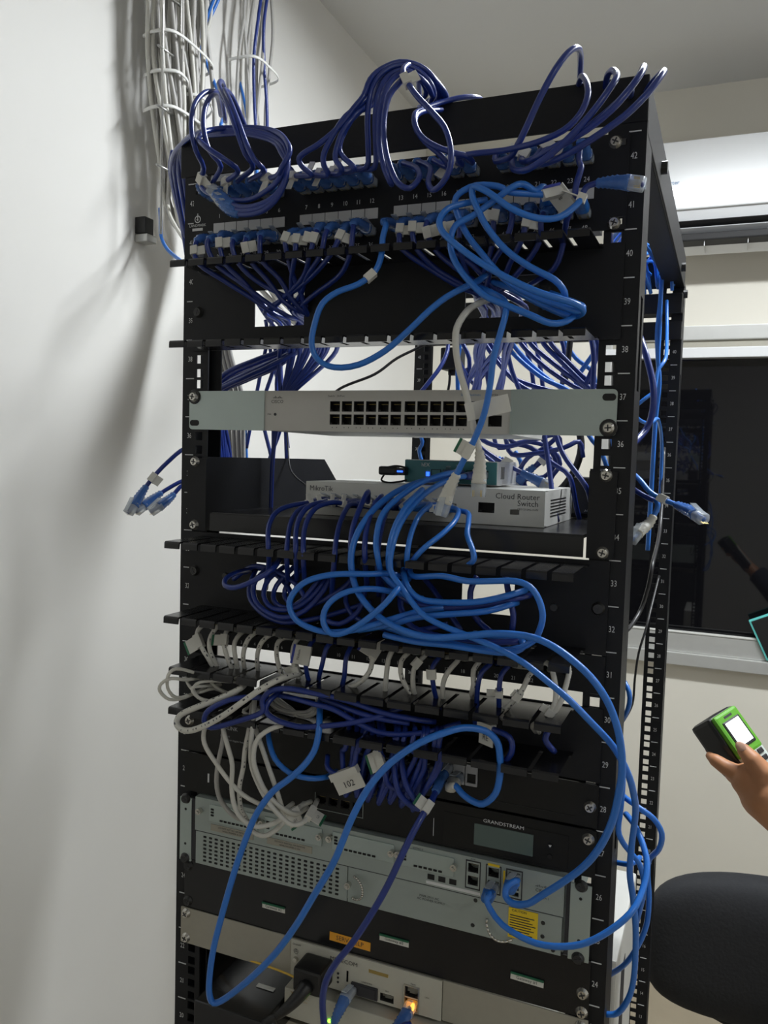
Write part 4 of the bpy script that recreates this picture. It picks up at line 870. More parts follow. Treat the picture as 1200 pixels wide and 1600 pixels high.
# --- white cords in and below the third manager
GV = 'white cords hanging below the third manager'
cable('p', [(470, 1052, -40), (440, 1060, -66), (412, 1074, -78), (380, 1096, -88), (352, 1116, -94), (324, 1132, -98), (300, 1141, -98), (284, 1140, -96), (276, 1130, -92), (281, 1118, -86), (300, 1108, -82), (336, 1094, -76), (364, 1082, -70), (380, 1072, -60), (384, 1062, -44)], 'white printed cord slung in a long flat loop past the left post', None, r=.0033)
HW = [('w', [(322, 1128, -60), (318, 1150, -66), (322, 1168, -68), (338, 1193, -70), (357, 1219, -70), (380, 1242, -68), (410, 1258, -64), (440, 1266, -50), (458, 1255, -30)], 'white cord slanting down right from the left post'),
 ('w', [(345, 1110, -50), (349, 1140, -60), (357, 1170, -66), (363, 1195, -68), (362, 1228, -70), (366, 1258, -72), (378, 1279, -72), (397, 1291, -70), (420, 1289, -66), (440, 1280, -58), (462, 1266, -44), (475, 1255, -20)], 'white cord hanging in the widest low loop'),
 ('p', [(394, 1100, -40), (390, 1135, -60), (383, 1170, -64), (380, 1200, -66), (374, 1230, -66), (376, 1262, -62), (385, 1280, -50)], 'white printed cord hanging nearly straight'),
 ('w', [(398, 1090, -44), (396, 1120, -62), (392, 1170, -72), (394, 1200, -74), (406, 1230, -76), (420, 1254, -76), (438, 1275, -74), (457, 1289, -70), (476, 1283, -60), (488, 1266, -44), (496, 1250, -20)], 'white cord swinging right into a deep hook'),
 ('w', [(490, 1136, -40), (462, 1134, -56), (438, 1134, -66), (414, 1144, -74), (400, 1160, -78), (396, 1186, -80), (403, 1212, -80), (417, 1240, -76), (440, 1262, -66), (462, 1272, -50), (480, 1262, -24)], 'white cord arching over then dropping'),
 ('p', [(396, 1130, -50), (410, 1170, -60), (422, 1205, -64), (434, 1240, -62), (443, 1268, -56), (455, 1280, -46)], 'white printed cord slanting steeply right'),
 ('w', [(385, 1285, -50), (397, 1300, -58), (413, 1306, -60), (431, 1297, -58), (446, 1282, -50), (466, 1262, -36), (486, 1252, -16)], 'white cord in the lowest small loop'),
 ('g', [(350, 1130, -30), (348, 1158, -36), (340, 1198, -40), (339, 1230, -42), (347, 1254, -42), (366, 1275, -40), (390, 1285, -30)], 'grey cord hanging behind the white ones')]
for k, (m, q, l) in enumerate(HW): cable(m, q, l+' below the third manager', GV, r=.0027 if k else .0026, flags=[(-.03, .016, .014, M['green'], 'G1', 1, .004)] if k in (1, 3) else ())
GK = 'white cords tangled at the left end of the third manager'
for k, q in enumerate(([(330, 1062, -30), (300, 1050, -70), (275, 1045, -90), (263, 1055, -96), (262, 1075, -92), (275, 1090, -80), (300, 1085, -60), (320, 1075, -40)],
 [(320, 1058, -40), (290, 1062, -80), (268, 1060, -94), (252, 1068, -98), (250, 1080, -96), (265, 1093, -86), (288, 1090, -70), (310, 1080, -50)],
 [(345, 1070, -30), (318, 1072, -60), (300, 1075, -70), (310, 1090, -66), (335, 1096, -56), (350, 1090, -40), (372, 1082, -30)],
 [(370, 1066, -30), (340, 1064, -56), (312, 1066, -66), (302, 1078, -68), (316, 1094, -64), (340, 1100, -56)],
 [(390, 1060, -30), (360, 1056, -50), (340, 1060, -56), (330, 1066, -50), (345, 1078, -44), (365, 1086, -34)],
 [(360, 1088, -20), (335, 1076, -40), (310, 1082, -50), (296, 1072, -56), (290, 1058, -50)],
 [(400, 1090, -30), (390, 1104, -40), (380, 1112, -50), (402, 1120, -44), (414, 1100, -30)])):
    cable('w', q, 'thin white cord tangled at the left end of the third manager', GK, r=.0019, ns=6)
for k in range(9):
    a = random.uniform(-4, 6); b = random.uniform(-5, 5)
    cable('g' if k % 2 else 'w', [(425+a, 1086, -10), (432+a*2, 1100+b, -24), (452+a, 1112+b, -34), (478+b, 1116+a, -36), (495+a, 1104+b, -30), (500+b, 1088, -10)], 'pale cord coiled inside the third manager, left of its middle', 'pale cords coiled inside the third manager', r=.0019, ns=6)
# --- navy loops over the third manager
ND = [([(420, 1090, -60), (380, 1090, -72), (352, 1096, -80), (326, 1110, -84), (319, 1126, -84), (330, 1137, -82), (360, 1130, -78), (396, 1119, -74), (411, 1110, -72), (410, 1094, -72), (424, 1079, -72), (450, 1076, -70), (480, 1081, -68), (540, 1094, -64), (600, 1114, -60), (650, 1124, -54), (680, 1128, -40)], 'navy cord looping left then running right over the third manager'),
 ([(440, 1078, -50), (420, 1096, -66), (416, 1112, -70), (432, 1125, -72), (456, 1133, -72), (480, 1136, -70), (540, 1131, -64), (590, 1120, -58), (630, 1105, -46)], 'navy cord sagging below the third manager'),
 ([(430, 1085, -50), (455, 1090, -60), (490, 1100, -64), (520, 1108, -64), (560, 1130, -60), (600, 1146, -54), (660, 1145, -46), (720, 1130, -30)], 'navy cord crossing low to the right'),
 ([(500, 1090, -50), (545, 1108, -58), (590, 1122, -58), (640, 1130, -50)], 'short navy cord lying on the third manager')]
for q, l in ND: cable('n', q, l, 'navy cords over the third manager', r=.003)
for k in range(14):
    x = 545+k*11+random.uniform(-5, 5); e = x+random.uniform(-8, 8); yb = 1175+random.uniform(-10, 14)+k*1.5; kk = k//2
    cable('n', [(x, 1110+k*2.5, -20), (x+4, 1140, -44), (x-2, 1170, -52), (e, yb, -46), V(-10+12.5*kk, -46, 1287+random.uniform(-4, 3)), V(-10+12.5*kk, -30, 1298 if k % 2 else 1311), V(-10+12.5*kk, -4, 1298.5 if k % 2 else 1313)], f'dark navy cord hanging into the black switch, {ORD[k]} from the left', 'navy cords hanging into the black switch', end='n')
cable('n', [(512, 1180, -40), (512, 1200, -50), (530, 1210, -54), (552, 1198, -54), (560, 1160, -50), (580, 1130, -40)], 'navy cord carrying the white 102 flag', None, flags=[(.038, .034, .020, None, '102', 1, .0095)])
cable('n', [(742, 1128, -40), (772, 1140, -56), (796, 1152, -60), (800, 1172, -60), (790, 1188, -56), (770, 1190, -40)], 'navy cord curled at the right of the black switch with a white RE flag', None, r=.003, flags=[(.018, .020, .018, None, 'RE', 1, .008)])
cable('n', [(850, 1115, -20), (858, 1135, -46), (852, 1155, -52), (862, 1170, -50), (866, 1174, -30)], 'short navy cord end dangling at the right of the third manager', None, r=.003)
cable('n', [(575, 1140, -30), (588, 1170, -48), (600, 1205, -58), (606, 1225, -56), (622, 1232, -46), (640, 1215, -30)], 'navy cord with a green-edged white flag hanging below the black switch', None, r=.003, flags=[(.040, .020, .012, M['green'])])
# --- single long cords at the bottom
cable('b', [(500, 1095, -40), (499, 1130, -66), (497, 1151, -72), (490, 1175, -78), (473, 1198, -84), (452, 1217, -90), (429, 1234, -94), (413, 1253, -98), (399, 1275, -100), (387, 1303, -104), (370, 1350, -108), (355, 1400, -112), (344, 1440, -114), (334, 1480, -114), (328, 1520, -112), (327, 1552, -108), (334, 1567, -104), (352, 1560, -104), (390, 1530, -112), (430, 1490, -120), (463, 1445, -126), (490, 1400, -130), (520, 1350, -132), (537, 1310, -132), (550, 1278, -130), (575, 1232, -124), (610, 1192, -116), (655, 1161, -106), (700, 1143, -94), (728, 1137, -84), (758, 1142, -74), (776, 1158, -68), (781, 1182, -64), (781, 1212, -60), (774, 1240, -58), (755, 1256, -54), (737, 1251, -50), (722, 1240, -48), (712, 1228, -44), V(100, -34, 1310), V(100, -8, 1312)], 'very long bright blue cord kinked at the bottom left over the black box', None, end='w', r=.0034)
cable('b', [(418, 1135, -40), (421, 1160, -56), (430, 1186, -64), (452, 1207, -66), (482, 1216, -62), (510, 1214, -44), (526, 1205, -20)], 'bright blue cord curving under the very long one near the white plugs', None, r=.003)
cable('n', [(700, 1196, -10), (690, 1212, -24), (684, 1228, -40), (676, 1248, -56), (665, 1266, -70), (648, 1296, -84), (630, 1332, -94), (605, 1385, -104), (578, 1432, -110), (550, 1474, -114), (524, 1506, -116), (509, 1534, -114), (504, 1566, -110), (507, 1610, -106)], 'dark purple-navy cord falling to the bottom past the orange sticker', None, start='c', r=.0034, flags=[(.062, .013, .012, M['green'])])
cable('n', [(618, 1150, -30), (616, 1200, -50), (624, 1240, -60), (648, 1262, -64), (664, 1262, -66), (672, 1250, -60)], 'navy cord curving in to the green-edged flag', 'navy cords meeting at the green-edged flag', r=.003)
cable('n', [(630, 1150, -30), (628, 1190, -46), (634, 1225, -56), (650, 1252, -60), (662, 1262, -60)], 'inner navy cord curving in to the green-edged flag', 'navy cords meeting at the green-edged flag', r=.003)
cable('b', [V(142, -12, 1207), V(142, -34, 1205), (765, 1397, -54), (761, 1410, -56), (785, 1445, -66), (838, 1474, -76), (895, 1478, -80), (940, 1462, -78), (985, 1427, -66), (1005, 1388, -46), (1011, 1350, -30), (1004, 1318, -16), (992, 1290, 0), (978, 1272, 30)], 'blue cord sagging from the middle router socket round the right post', None, r=.003, start='b')
GR = 'blue cords hanging outside the right post'
for q, l in (([(965, 1235, 30), (979, 1248, 10), (998, 1262, 0), (1021, 1279, 0), (1034, 1302, 5), (1030, 1326, 15), (1014, 1344, 40), (1012, 1370, 50), (1014, 1403, 50), (1010, 1445, 50), (996, 1479, 50), (976, 1507, 60), (948, 1526, 80)], 'blue cord bulging furthest right outside the right post'),
 ([(972, 1200, 10), (973, 1223, 0), (970, 1262, 0), (966, 1296, 0), (973, 1316, 0), (985, 1332, 5), (1000, 1352, 10), (1006, 1390, 20), (995, 1440, 40)], 'blue cord close along the right post edge'),
 ([(955, 1346, 60), (970, 1349, 50), (985, 1350, 40), (1000, 1340, 60)], 'short bright blue cord crossing behind the right post'),
 ([(925, 1030, 210), (945, 1040, 200), (975, 1065, 150), (984, 1090, 140), (978, 1115, 150), (965, 1130, 180), (925, 1140, 210)], 'thin blue cord bowed out behind the right post at the sill')):
    cable('b', q, l, GR, r=.0028)
# --- loose plugs at both sides
GS = 'loose cords with clear plugs sticking out left'
for q, l in (([(200, 802, 10), (212, 785, 20), (225, 765, 30), (240, 745, 40), (262, 722, 55), (290, 700, 80), (330, 690, 120)], 'loose cord with clear plug and white wrap, uppermost at the left'),
 ([(212, 800, 20), (225, 790, 30), (245, 775, 45), (265, 762, 60), (290, 750, 80), (330, 745, 120)], 'loose cord with clear plug between the two others at the left'),
 ([(235, 800, 10), (250, 790, 20), (268, 776, 40), (290, 755, 60), (330, 750, 110)], 'loose cord with clear plug, nearest the left post')):
    cable('n', q, l, GS, start='c', flags=[(.055, .012, .012)] if 'upper' in l else ())
cable('b', [(1100, 812, 60), (1085, 802, 70), (1060, 790, 85), (1035, 780, 100), (1015, 768, 110), (1000, 750, 120), (985, 735, 140), (960, 700, 130), (950, 620, 110)], 'bright blue cord with clear plug pointing right beyond the post', None, start='c', flags=[(.060, .012, .005)])
cable('n', [(945, 850, 90), (955, 790, 110), (975, 758, 130), (995, 768, 120), (1012, 778, 112), (1022, 782, 110)], 'navy cord joining the white wrap beyond the right post', None)
cable('b', [(985, 845, 80), (998, 830, 90), (1012, 820, 100), (1022, 805, 104), (1028, 790, 108), (1024, 780, 110)], 'bright blue cord hooking back to a pale boot by the right post', None, start='w')
cable('n', [(948, 300, 120), (955, 400, 160), (970, 470, 210), (995, 515, 260), (1008, 550, 240), (1020, 600, 230), (1020, 640, 230), (1010, 670, 240), (985, 700, 200), (966, 740, 140), (955, 820, 100), (945, 1000, 90)], 'navy cord bowed out between the right posts', None, r=.004)
cable('b', [(1042, 470, 660), (1042, 520, 600), (1040, 560, 500), (1028, 580, 480), (1022, 610, 470), (1005, 625, 460), (990, 640, 460), (998, 655, 470), (1015, 662, 490), (1028, 655, 520), (1034, 700, 640), (1030, 800, 660)], 'bright blue cord curled beside the rear right post', None)
for k, x in enumerate((1033, 1031)): cable('b', [(x+2, 430, 640), (x, 470, 640), (x-2-k*3, 520, 640), (x-4, 560, 640), (x-2, 600, 645), (x-8, 660, 650), (x-14, 760, 650), (x-20, 860, 650)], 'blue cord running down the inside of the rear right post', 'blue cords down the rear right post')
# --- tangle behind the silver switch
GB = 'cords behind the silver switch'
BT = [('n', [(700, 540, 300), (690, 570, 280), (668, 600, 260), (650, 625, 250)]), ('n', [(722, 535, 250), (733, 560, 250), (732, 590, 250), (728, 625, 250)]), ('b', [(718, 535, 260), (715, 570, 260), (716, 620, 260)]),
 ('n', [(750, 538, 240), (758, 570, 230), (765, 610, 220), (770, 640, 220)]), ('n', [(760, 540, 230), (785, 575, 230), (810, 600, 230), (850, 625, 230)]), ('n', [(768, 540, 240), (795, 585, 240), (830, 602, 240), (870, 615, 240)]),
 ('b', [(790, 538, 260), (815, 565, 260), (850, 592, 260), (890, 612, 260)]), ('b', [(800, 536, 260), (830, 570, 270), (870, 602, 270), (900, 620, 270)]), ('n', [(790, 540, 200), (800, 580, 200), (812, 612, 200), (815, 640, 200)]),
 ('n', [(815, 538, 220), (850, 572, 220), (890, 600, 220), (915, 615, 220)]), ('n', [(830, 538, 210), (865, 568, 210), (900, 595, 210), (922, 612, 210)]), ('n', [(850, 538, 200), (880, 568, 200), (910, 598, 200), (935, 620, 200)]),
 ('n', [(862, 538, 200), (892, 570, 205), (915, 592, 205), (940, 610, 205)]), ('n', [(822, 545, 300), (830, 575, 300), (836, 620, 300)]), ('n', [(838, 545, 290), (845, 580, 290), (850, 620, 290)]), ('n', [(880, 540, 320), (882, 565, 320), (878, 600, 320)]),
 ('n', [(935, 540, 200), (928, 570, 200), (915, 605, 200)]), ('b', [(930, 545, 240), (915, 570, 240), (900, 595, 240)]), ('n', [(740, 600, 250), (760, 580, 250), (782, 560, 260)]), ('n', [(925, 535, 150), (928, 570, 150), (926, 620, 150)]),
 ('n', [(755, 688, 200), (790, 698, 190), (830, 688, 190), (870, 680, 190)]), ('n', [(800, 710, 200), (840, 708, 200), (880, 700, 200), (905, 690, 210)]), ('n', [(845, 640, 160), (852, 690, 150), (858, 730, 140), (865, 790, 120)]),
 ('n', [(865, 670, 170), (880, 710, 160), (905, 745, 150), (918, 765, 150)]), ('n', [(870, 680, 220), (850, 700, 220), (825, 715, 220), (810, 740, 230)]), ('b', [(920, 680, 260), (935, 700, 260), (945, 720, 260)]),
 ('n', [(780, 700, 240), (820, 690, 240), (860, 700, 240), (875, 725, 240), (860, 750, 250)]), ('n', [(850, 690, 250), (868, 720, 250), (850, 745, 260), (820, 750, 260)]), ('b', [(660, 690, 380), (655, 705, 380), (662, 730, 380)]), ('b', [(815, 730, 260), (800, 760, 260), (790, 790, 270)]),
 ('n', [(800, 690, 210), (830, 700, 205), (865, 725, 200), (890, 745, 200), (900, 790, 210)]), ('b', [(880, 530, 350), (900, 560, 350), (925, 580, 350)])]
for k, (m, q) in enumerate(BT): cable(m, [(q[0][0]-10, q[0][1]-25, q[0][2])]+q+[(q[-1][0]+6, q[-1][1]+24, q[-1][2]+10)], ('bright ' if m == 'b' else 'navy ')+'blue cord in the tangle behind the silver switch', GB, r=.003)
for q, l in (([(860, 762, 160), (842, 752, 165), (815, 738, 170), (785, 722, 175), (760, 706, 180), (740, 690, 190)], 'navy cord ending in a clear plug above the router switch, wrapped white'),
             ([(800, 765, 230), (812, 750, 230), (828, 735, 230), (850, 715, 230)], 'short cord with clear plug glowing behind the teal router')): cable('n', q, l, None, start='c', flags=[(.065, .012, .008)])
for k in range(9): 
    a = random.uniform(-14, 14); d = random.uniform(280, 380)
    cable('b' if k % 2 else 'n', [(780+a*2, 715+a/2, d), (800+a, 735, d), (815+a, 752+a/2, d), (835+a, 730-a, d), (860+a, 715, d)], 'blue cord in the bright knot above the power adapter', 'blue knot above the power adapter', r=.0028)
# --- bundle behind the left post
GD = 'navy cords bunched behind the left post'
for k in range(15):
    a = random.uniform(-1, 1); b = random.uniform(-1, 1); d = 90+k*6
    cable('n', [(500+12*a, 470, d), (478+18*a, 505, d), (455+16*b, 545, d), (415+20*a, 568+8*b, d), (370+20*b, 588+8*a, d), (335+12*a, 615, d), (322+8*b+k*2, 660, d), (318+k*3, 720, d+10), (318+k*3, 800, d+10)], 'navy cord in the thick bunch sweeping behind the left post', GD, r=.0032)
for k, q in enumerate(([(415, 500, 300), (425, 560, 300), (440, 620, 300), (450, 700, 300)], [(430, 480, 320), (412, 560, 300), (400, 620, 300), (385, 700, 300)], [(445, 520, 290), (432, 600, 290), (440, 660, 290), (420, 720, 290)], [(470, 500, 290), (440, 560, 280), (445, 640, 280), (448, 720, 280)], [(420, 480, 280), (430, 560, 280), (410, 640, 280), (425, 720, 280)], [(400, 470, 260), (420, 500, 260), (445, 530, 250), (470, 550, 240)])):
    cable('n', q, 'navy cord hanging in open air left of the switch middle', 'navy cords hanging behind the switch left half', r=.003)
for k in range(7): cable('g', [(318+k*8, 470, 220), (322+k*6, 540, 210), (330+k*8, 620, 210), (338+k*7, 700, 220), (340+k*7, 790, 220)], 'grey cord descending behind the left post', 'grey cords descending behind the left post', r=.0034)
cable('b', [(382, 650, 300), (384, 690, 300), (386, 740, 300)], 'thin bright blue cord hanging left below the switch', None)
cable('k', [(690, 520, 400), (660, 540, 400), (620, 560, 380), (585, 585, 360), (530, 608, 340), (500, 640, 320)], 'thin black cable crossing behind the blue loop', None, r=.0022)
cable('k', [(448, 660, 200), (450, 700, 190), (453, 730, 170), (462, 745, 140), (478, 758, 100), (500, 775, 80)], 'thin black cable dropping to the router switch', None, r=.0012)
cable('k', [(703, 580, 420), (702, 600, 420), (697, 625, 420)], 'black lead under the black wall adapter', None, r=.0022)
cable('k', [(905, 670, 230), (908, 700, 230), (900, 730, 235), (885, 755, 240), (872, 768, 245)], 'thick black power lead behind the switch at the right', None, r=.0045)
cable('k', [(892, 520, 300), (888, 560, 300), (882, 600, 300)], 'black lead hanging beside the navy tangle', None, r=.004)
cable('k', [(1038, 700, 690), (1032, 820, 600), (1020, 880, 450), (1012, 920, 440), (1000, 955, 430), (980, 985, 380), (955, 1000, 300), (930, 1010, 220)], 'pale-edged black lead curving down behind the right post', None, r=.003)
cable('k', [(1030, 900, 690), (1020, 940, 640), (1010, 980, 600), (998, 1020, 590), (992, 1060, 590), (988, 1100, 590), (972, 1130, 560), (950, 1160, 450), (930, 1180, 300)], 'thin black lead hanging under the sill by the right post', None, r=.002)
cable('y', [(330, 1478, 20), (370, 1494, 0), (410, 1507, -8), (450, 1522, -16), (468, 1532, -22)], 'yellow fibre cable along the lower edge of the beige panel', None, r=.0012)
wad = tag(empty('wall_adapter'), 'black plug-in adapter hanging behind the upper manager near the rear post', 'power adapter')
c = at(706, 562, .42); MB().bbox(c.x-.016, c.x+.016, .41, .44, c.z-.016, c.z+.018, .003).build('body', M['blackp'], wad); MB().bbox(c.x-.006, c.x+.006, .42, .43, c.z-.024, c.z-.015, .002).build('cable_outlet', M['blackp'], wad)
# usb strap
C = resample([pt(p) for p in [(606, 752, 92), (598, 735, 92), (612, 733, 90), (626, 731, 90), (640, 732, 92)]]+[]); 
C2 = resample([pt(p) for p in [(606, 730, 92), (600, 742, 91), (596, 750, 90), (606, 754, 90), (622, 753, 90), (636, 750, 92)]]); tube('strap', C2, .0012, M['blackp'], ud, 6)
C3 = resample([pt(p) for p in [(606, 730, 92), (620, 728, 91), (636, 731, 92)]]); tube('strap', C3, .0012, M['blackp'], ud, 6)
# --- power lead at the bottom gateway
pl = tag(empty('power_lead'), 'thick black power plug and lead in the beige gateway', 'power cable')
P_ = [V(-52, -8, 1066), V(-54, -34, 1062), V(-62, -52, 1050), V(-76, -60, 1036), V(-92, -64, 1024), (430, 1600, -60), (380, 1640, -50)]
C = resample([pt(p) for p in P_]); A_ = arclen(C)
MB().bbox(-.071, -.037, -.040, -.008, 1.052, 1.079, .003).build('connector', M['blackp'], pl)
tube('strain_relief', sub(C, .030, .075, .004), lambda t: .011-.0055*t, M['blackp'], pl, 12, .8); tube('cord', sub(C, .06, A_[-1], .006), .0042, M['blackp'], pl, 10)
cable('n', [V(56.5, -9, 1053), V(56.5, -26, 1052), V(52, -44, 1046), (640, 1600, -50), (640, 1640, -50)], 'dark cord with lit orange plug in the gateway socket', None, start='c')
ob = MB().bbox(.052, .061, -.014, -.0085, 1.0495, 1.0570, .002).build('indicator', M['ledo'], mu)
cable('n', [V(-13, -11, 1052), V(-14, -24, 1050), V(-18, -34, 1038), V(-22, -36, 1026)], 'short dark cord in the gateway slot cover', None, start='c')
# ---------------- corner bundles on the left wall ----------------
random.seed(11)
GC = 'grey trunk cables tied in the thick corner bundle'
for k in range(36):
    u = (k % 12)/11; w = k//12; y0 = .402+.128*u+random.uniform(-.004, .004); x0 = -.640+.015*w
    ph = random.uniform(0, 6); P = []
    zb = 2.055+.10*u+random.uniform(-.02, .02)
    for j in range(9):
        z = 2.79-(2.79-zb)*j/8; t = j/8
        P.append(Vector((x0+.006*math.sin(ph+j*1.1)+.02*t*t, y0+.008*math.sin(ph*2+j*.9)+(.05*(1-u)+.01)*max(0, t-.65)*2, z)))
    P += [Vector((x0+.07, y0+.07*(1-u)+.03, zb-.05)), Vector((x0+.16, .50, zb-.11)), Vector((-.33, .42, zb-.17-.03*w)), Vector((-.22, .25, 1.86))]
    cable('g' if k % 3 else 'w', P, 'pale grey trunk cable in the thick tied bundle on the left wall', GC, r=.0041, ns=7)
for k in range(8):
    y0 = .70+.014*k+random.uniform(-.004, .004); x0 = -.640+.012*(k % 3); ph = random.uniform(0, 6)
    P = [Vector((x0+.006*math.sin(ph+j), y0+.010*math.sin(ph+j*1.4), 2.79-.08*j)) for j in range(9)]+[Vector((x0+.1, y0-.05, 2.06)), Vector((-.40, .5, 1.97)), Vector((-.25, .3, 1.9))]
    cable('n' if k in (2, 5) else 'g', P, ('navy' if k in (2, 5) else 'grey')+' cable in the thinner bundle right of the thick one', 'cables in the thinner wall bundle', r=.0036, ns=7)
GU = 'bright blue cables down the left wall'
for m, q, l in (('b', [(322, -30, 560), (316, 40, 560), (320, 90, 560), (335, 130, 540), (350, 170, 500), (345, 196, 400)], 'bright blue cable between the two wall bundles, bending right'),
 ('b', [(345, -30, 560), (322, 30, 560), (313, 60, 560), (318, 120, 560), (312, 160, 560), (315, 200, 540)], 'bright blue cable crossing left between the bundles'),
 ('b', [(350, -20, 600), (332, 20, 580), (316, 50, 560)], 'short bright blue cable end near the ceiling'),
 ('b', [(350, -30, 800), (352, 20, 800), (358, 60, 790), (370, 110, 780), (382, 160, 760), (390, 210, 740)], 'bright blue cable right of the thinner bundle, slanting down'),
 ('b', [(366, -30, 840), (361, 40, 840), (370, 90, 840), (372, 140, 820), (366, 200, 800)], 'bright blue cable rightmost at the ceiling'),
 ('b', [(395, 210, 500), (400, 250, 480), (402, 290, 460)], 'bright blue cable end seen under the beam'),
 ('w', [(322, -30, 580), (330, 10, 570), (326, 40, 560), (312, 68, 520), (304, 78, 500)], 'white cable looping over the bundles near the ceiling'),
 ('b', [(250, 325, 440), (251, 345, 440), (252, 370, 430), (262, 390, 400), (285, 410, 300)], 'bright blue cable leaving the small wall socket'),
 ('w', [(262, 255, 450), (262, 290, 450), (264, 330, 430), (275, 355, 380), (288, 375, 300)], 'white cable beside the small wall socket'),
 ('n', [(270, 236, 150), (266, 262, 160), (272, 300, 160), (284, 350, 150), (292, 400, 140)], 'navy cord outside the left post top')): cable(m, q, l, GU if m == 'b' else None, r=.0032)
cl = tag(empty('wire_ladder'), 'thin galvanised wire cable tray upright in the corner behind the bundle', 'cable tray')
for yy, xx in ((.398, -.600), (.445, -.598)): MB().cyl((xx, yy, 2.79), (xx, yy, 2.02 if yy < .42 else 2.035), .0022, n=8).build('wire', M['rod'], cl, True)
for z in (2.135, 2.235, 2.335, 2.43, 2.53, 2.63): MB().cyl((-.6, .385, z), (-.6, .455, z), .0022, n=8).build('wire', M['rod'], cl, True)
for k, (z, ya, yb) in enumerate(((2.365, .382, .545), (2.30, .386, .47), (2.285, .45, .545), (2.238, .384, .555))):
    ya += .012; yb += .008; P = [Vector((-.645, ya+.008, z)), Vector((-.615, ya, z)), Vector((-.588, ya+.02, z+.004)), Vector((-.583, (ya+yb)/2, z+.002)), Vector((-.590, yb-.02, z-.002)), Vector((-.62, yb, z-.006)), Vector((-.66, yb, z-.006))]
    t_ = tube('cable_tie', resample(P), .0034, M['tie'], None, 6, .4, Vector((0, 0, 1))); tag(t_, ['white nylon tie round the thick bundle, highest of the four', 'short white nylon tie at the left half of the bundle', 'short white nylon tie at the right half of the bundle', 'white nylon tie round the thick bundle, lowest of the four'][k], 'cable tie', 'nylon ties on the corner bundle')
t_ = tube('cable_tie', resample([Vector((-.66, .69, 2.455)), Vector((-.605, .70, 2.457)), Vector((-.598, .75, 2.457)), Vector((-.605, .80, 2.452)), Vector((-.66, .815, 2.45))]), .0034, M['tie'], None, 6, .4, Vector((0, 0, 1))); tag(t_, 'white nylon tie round the thinner wall bundle', 'cable tie')
sk = tag(empty('wall_socket'), 'small dark network socket box on the left wall under the bundle', 'socket')
MB().bbox(-.683, -.66, .43, .455, 2.035, 2.065, .002).build('body', M['blackp'], sk); MB().bbox(-.683, -.655, .43, .458, 2.02, 2.034, .002).build('bracket', M['rod'], sk)
# ---------------- handheld tester, hand, chair, gadget ----------------
def lerp(a, b, t): return a+(b-a)*t
td = .40
hd = tag(empty('cable_tester'), 'lime and black handheld cable tester with a lit square screen', 'tester')
o0 = at(1140, 1100, td)
# body frame: long axis runs down-right, face turned to the upper right
A0 = at(1128, 1116, td); A1 = at(1210, 1232, td-.02); L_ = (A1-A0).normalized(); 
Wd = (at(1172, 1118, td+.03)-at(1128, 1162, td-.03)); Wd = (Wd-L_*Wd.dot(L_)).normalized(); Nn = L_.cross(Wd).normalized()
if Nn.y > 0: Nn = -Nn
F = Matrix((Wd, L_, Nn)).transposed().to_4x4()
org = at(1128, 1110, td); F.translation = org
def tb(n, x0, x1, y0, y1, z0, z1, m, b=.002, parent=None): mb = MB(); mb.bbox(x0, x1, y0, y1, z0, z1, b); mb.rot(F); return mb.build(n, m, parent or hd)
HWd = .027
tb('body', -HWd, HWd, 0, .076, -.046, -.004, M['blackp'], .006); tb('handle', -HWd+.003, HWd-.003, .07, .20, -.030, -.004, M['blackp'], .006)
tb('rubber_sleeve', -HWd+.003, HWd-.003, .002, .064, -.006, .003, M['tgreen'], .004)
tb('keypad', -HWd+.004, HWd-.004, .058, .19, -.006, .002, M['tgrey'], .002)
tb('bezel', -.0175, .0175, .014, .054, .000, .0042, M['blackp'], .0015); tb('screen', -.0140, .0140, .0165, .0500, .0035, .0048, M['glow'], .0004)
for r in range(2):
    for c_ in range(3): tb('key', -.018+c_*.0130, -.008+c_*.0130, .064+r*.010, .071+r*.010, .0015, .0036, M['blackp'], .001)
for r in range(6):
    for c_ in range(4): tb('key', -.0195+c_*.0103, -.0118+c_*.0103, .088+r*.011, .096+r*.011, .0015, .0034, M['blackg'] if c_ < 3 else M['teal'], .001)
tb('maker_mark', -.008, .008, .008, .011, .003, .0034, M['printd'], .0001)
# hand with forearm, one skinned surface
def hp(px, py, d): return at(px, py, td+d)
def skinned(name, chains, m, parent=None):
    "one continuous body: tapered limbs along the chains, fused by a voxel remesh and smoothed; an index roots a chain in an earlier point"
    pts = []; mb = MB()
    def ball(p, r):
        bm = bmesh.new(); bmesh.ops.create_icosphere(bm, subdivisions=3, radius=r)
        bm.verts.index_update(); mb.add([v.co+p for v in bm.verts], [tuple(v.index for v in f.verts) for f in bm.faces]); bm.free()
    for ch in chains:
        prev = None
        for e in ch:
            if isinstance(e, int): prev = pts[e]; continue
            p, r = e; r = r if not isinstance(r, tuple) else (r[0]+r[1])/2; ball(p, r); pts.append((p, r))
            if prev: mb.cyl(prev[0], p, min(prev[1], r*1.5), r, 20)
            prev = (p, r)
    o = mb.build(name, m); md = o.modifiers.new('r', 'REMESH'); md.mode = 'VOXEL'; md.voxel_size = .0016
    sm = o.modifiers.new('s', 'SMOOTH'); sm.iterations = 6; sm.factor = .6
    bpy.context.view_layer.update(); nm = bpy.data.meshes.new_from_object(o.evaluated_get(bpy.context.evaluated_depsgraph_get()))
    bpy.data.objects.remove(o); q = bpy.data.objects.new(name, nm); COL.objects.link(q); nm.materials.clear(); nm.materials.append(m)
    nm.polygons.foreach_set('use_smooth', [True]*len(nm.polygons)); q.parent = parent; return q
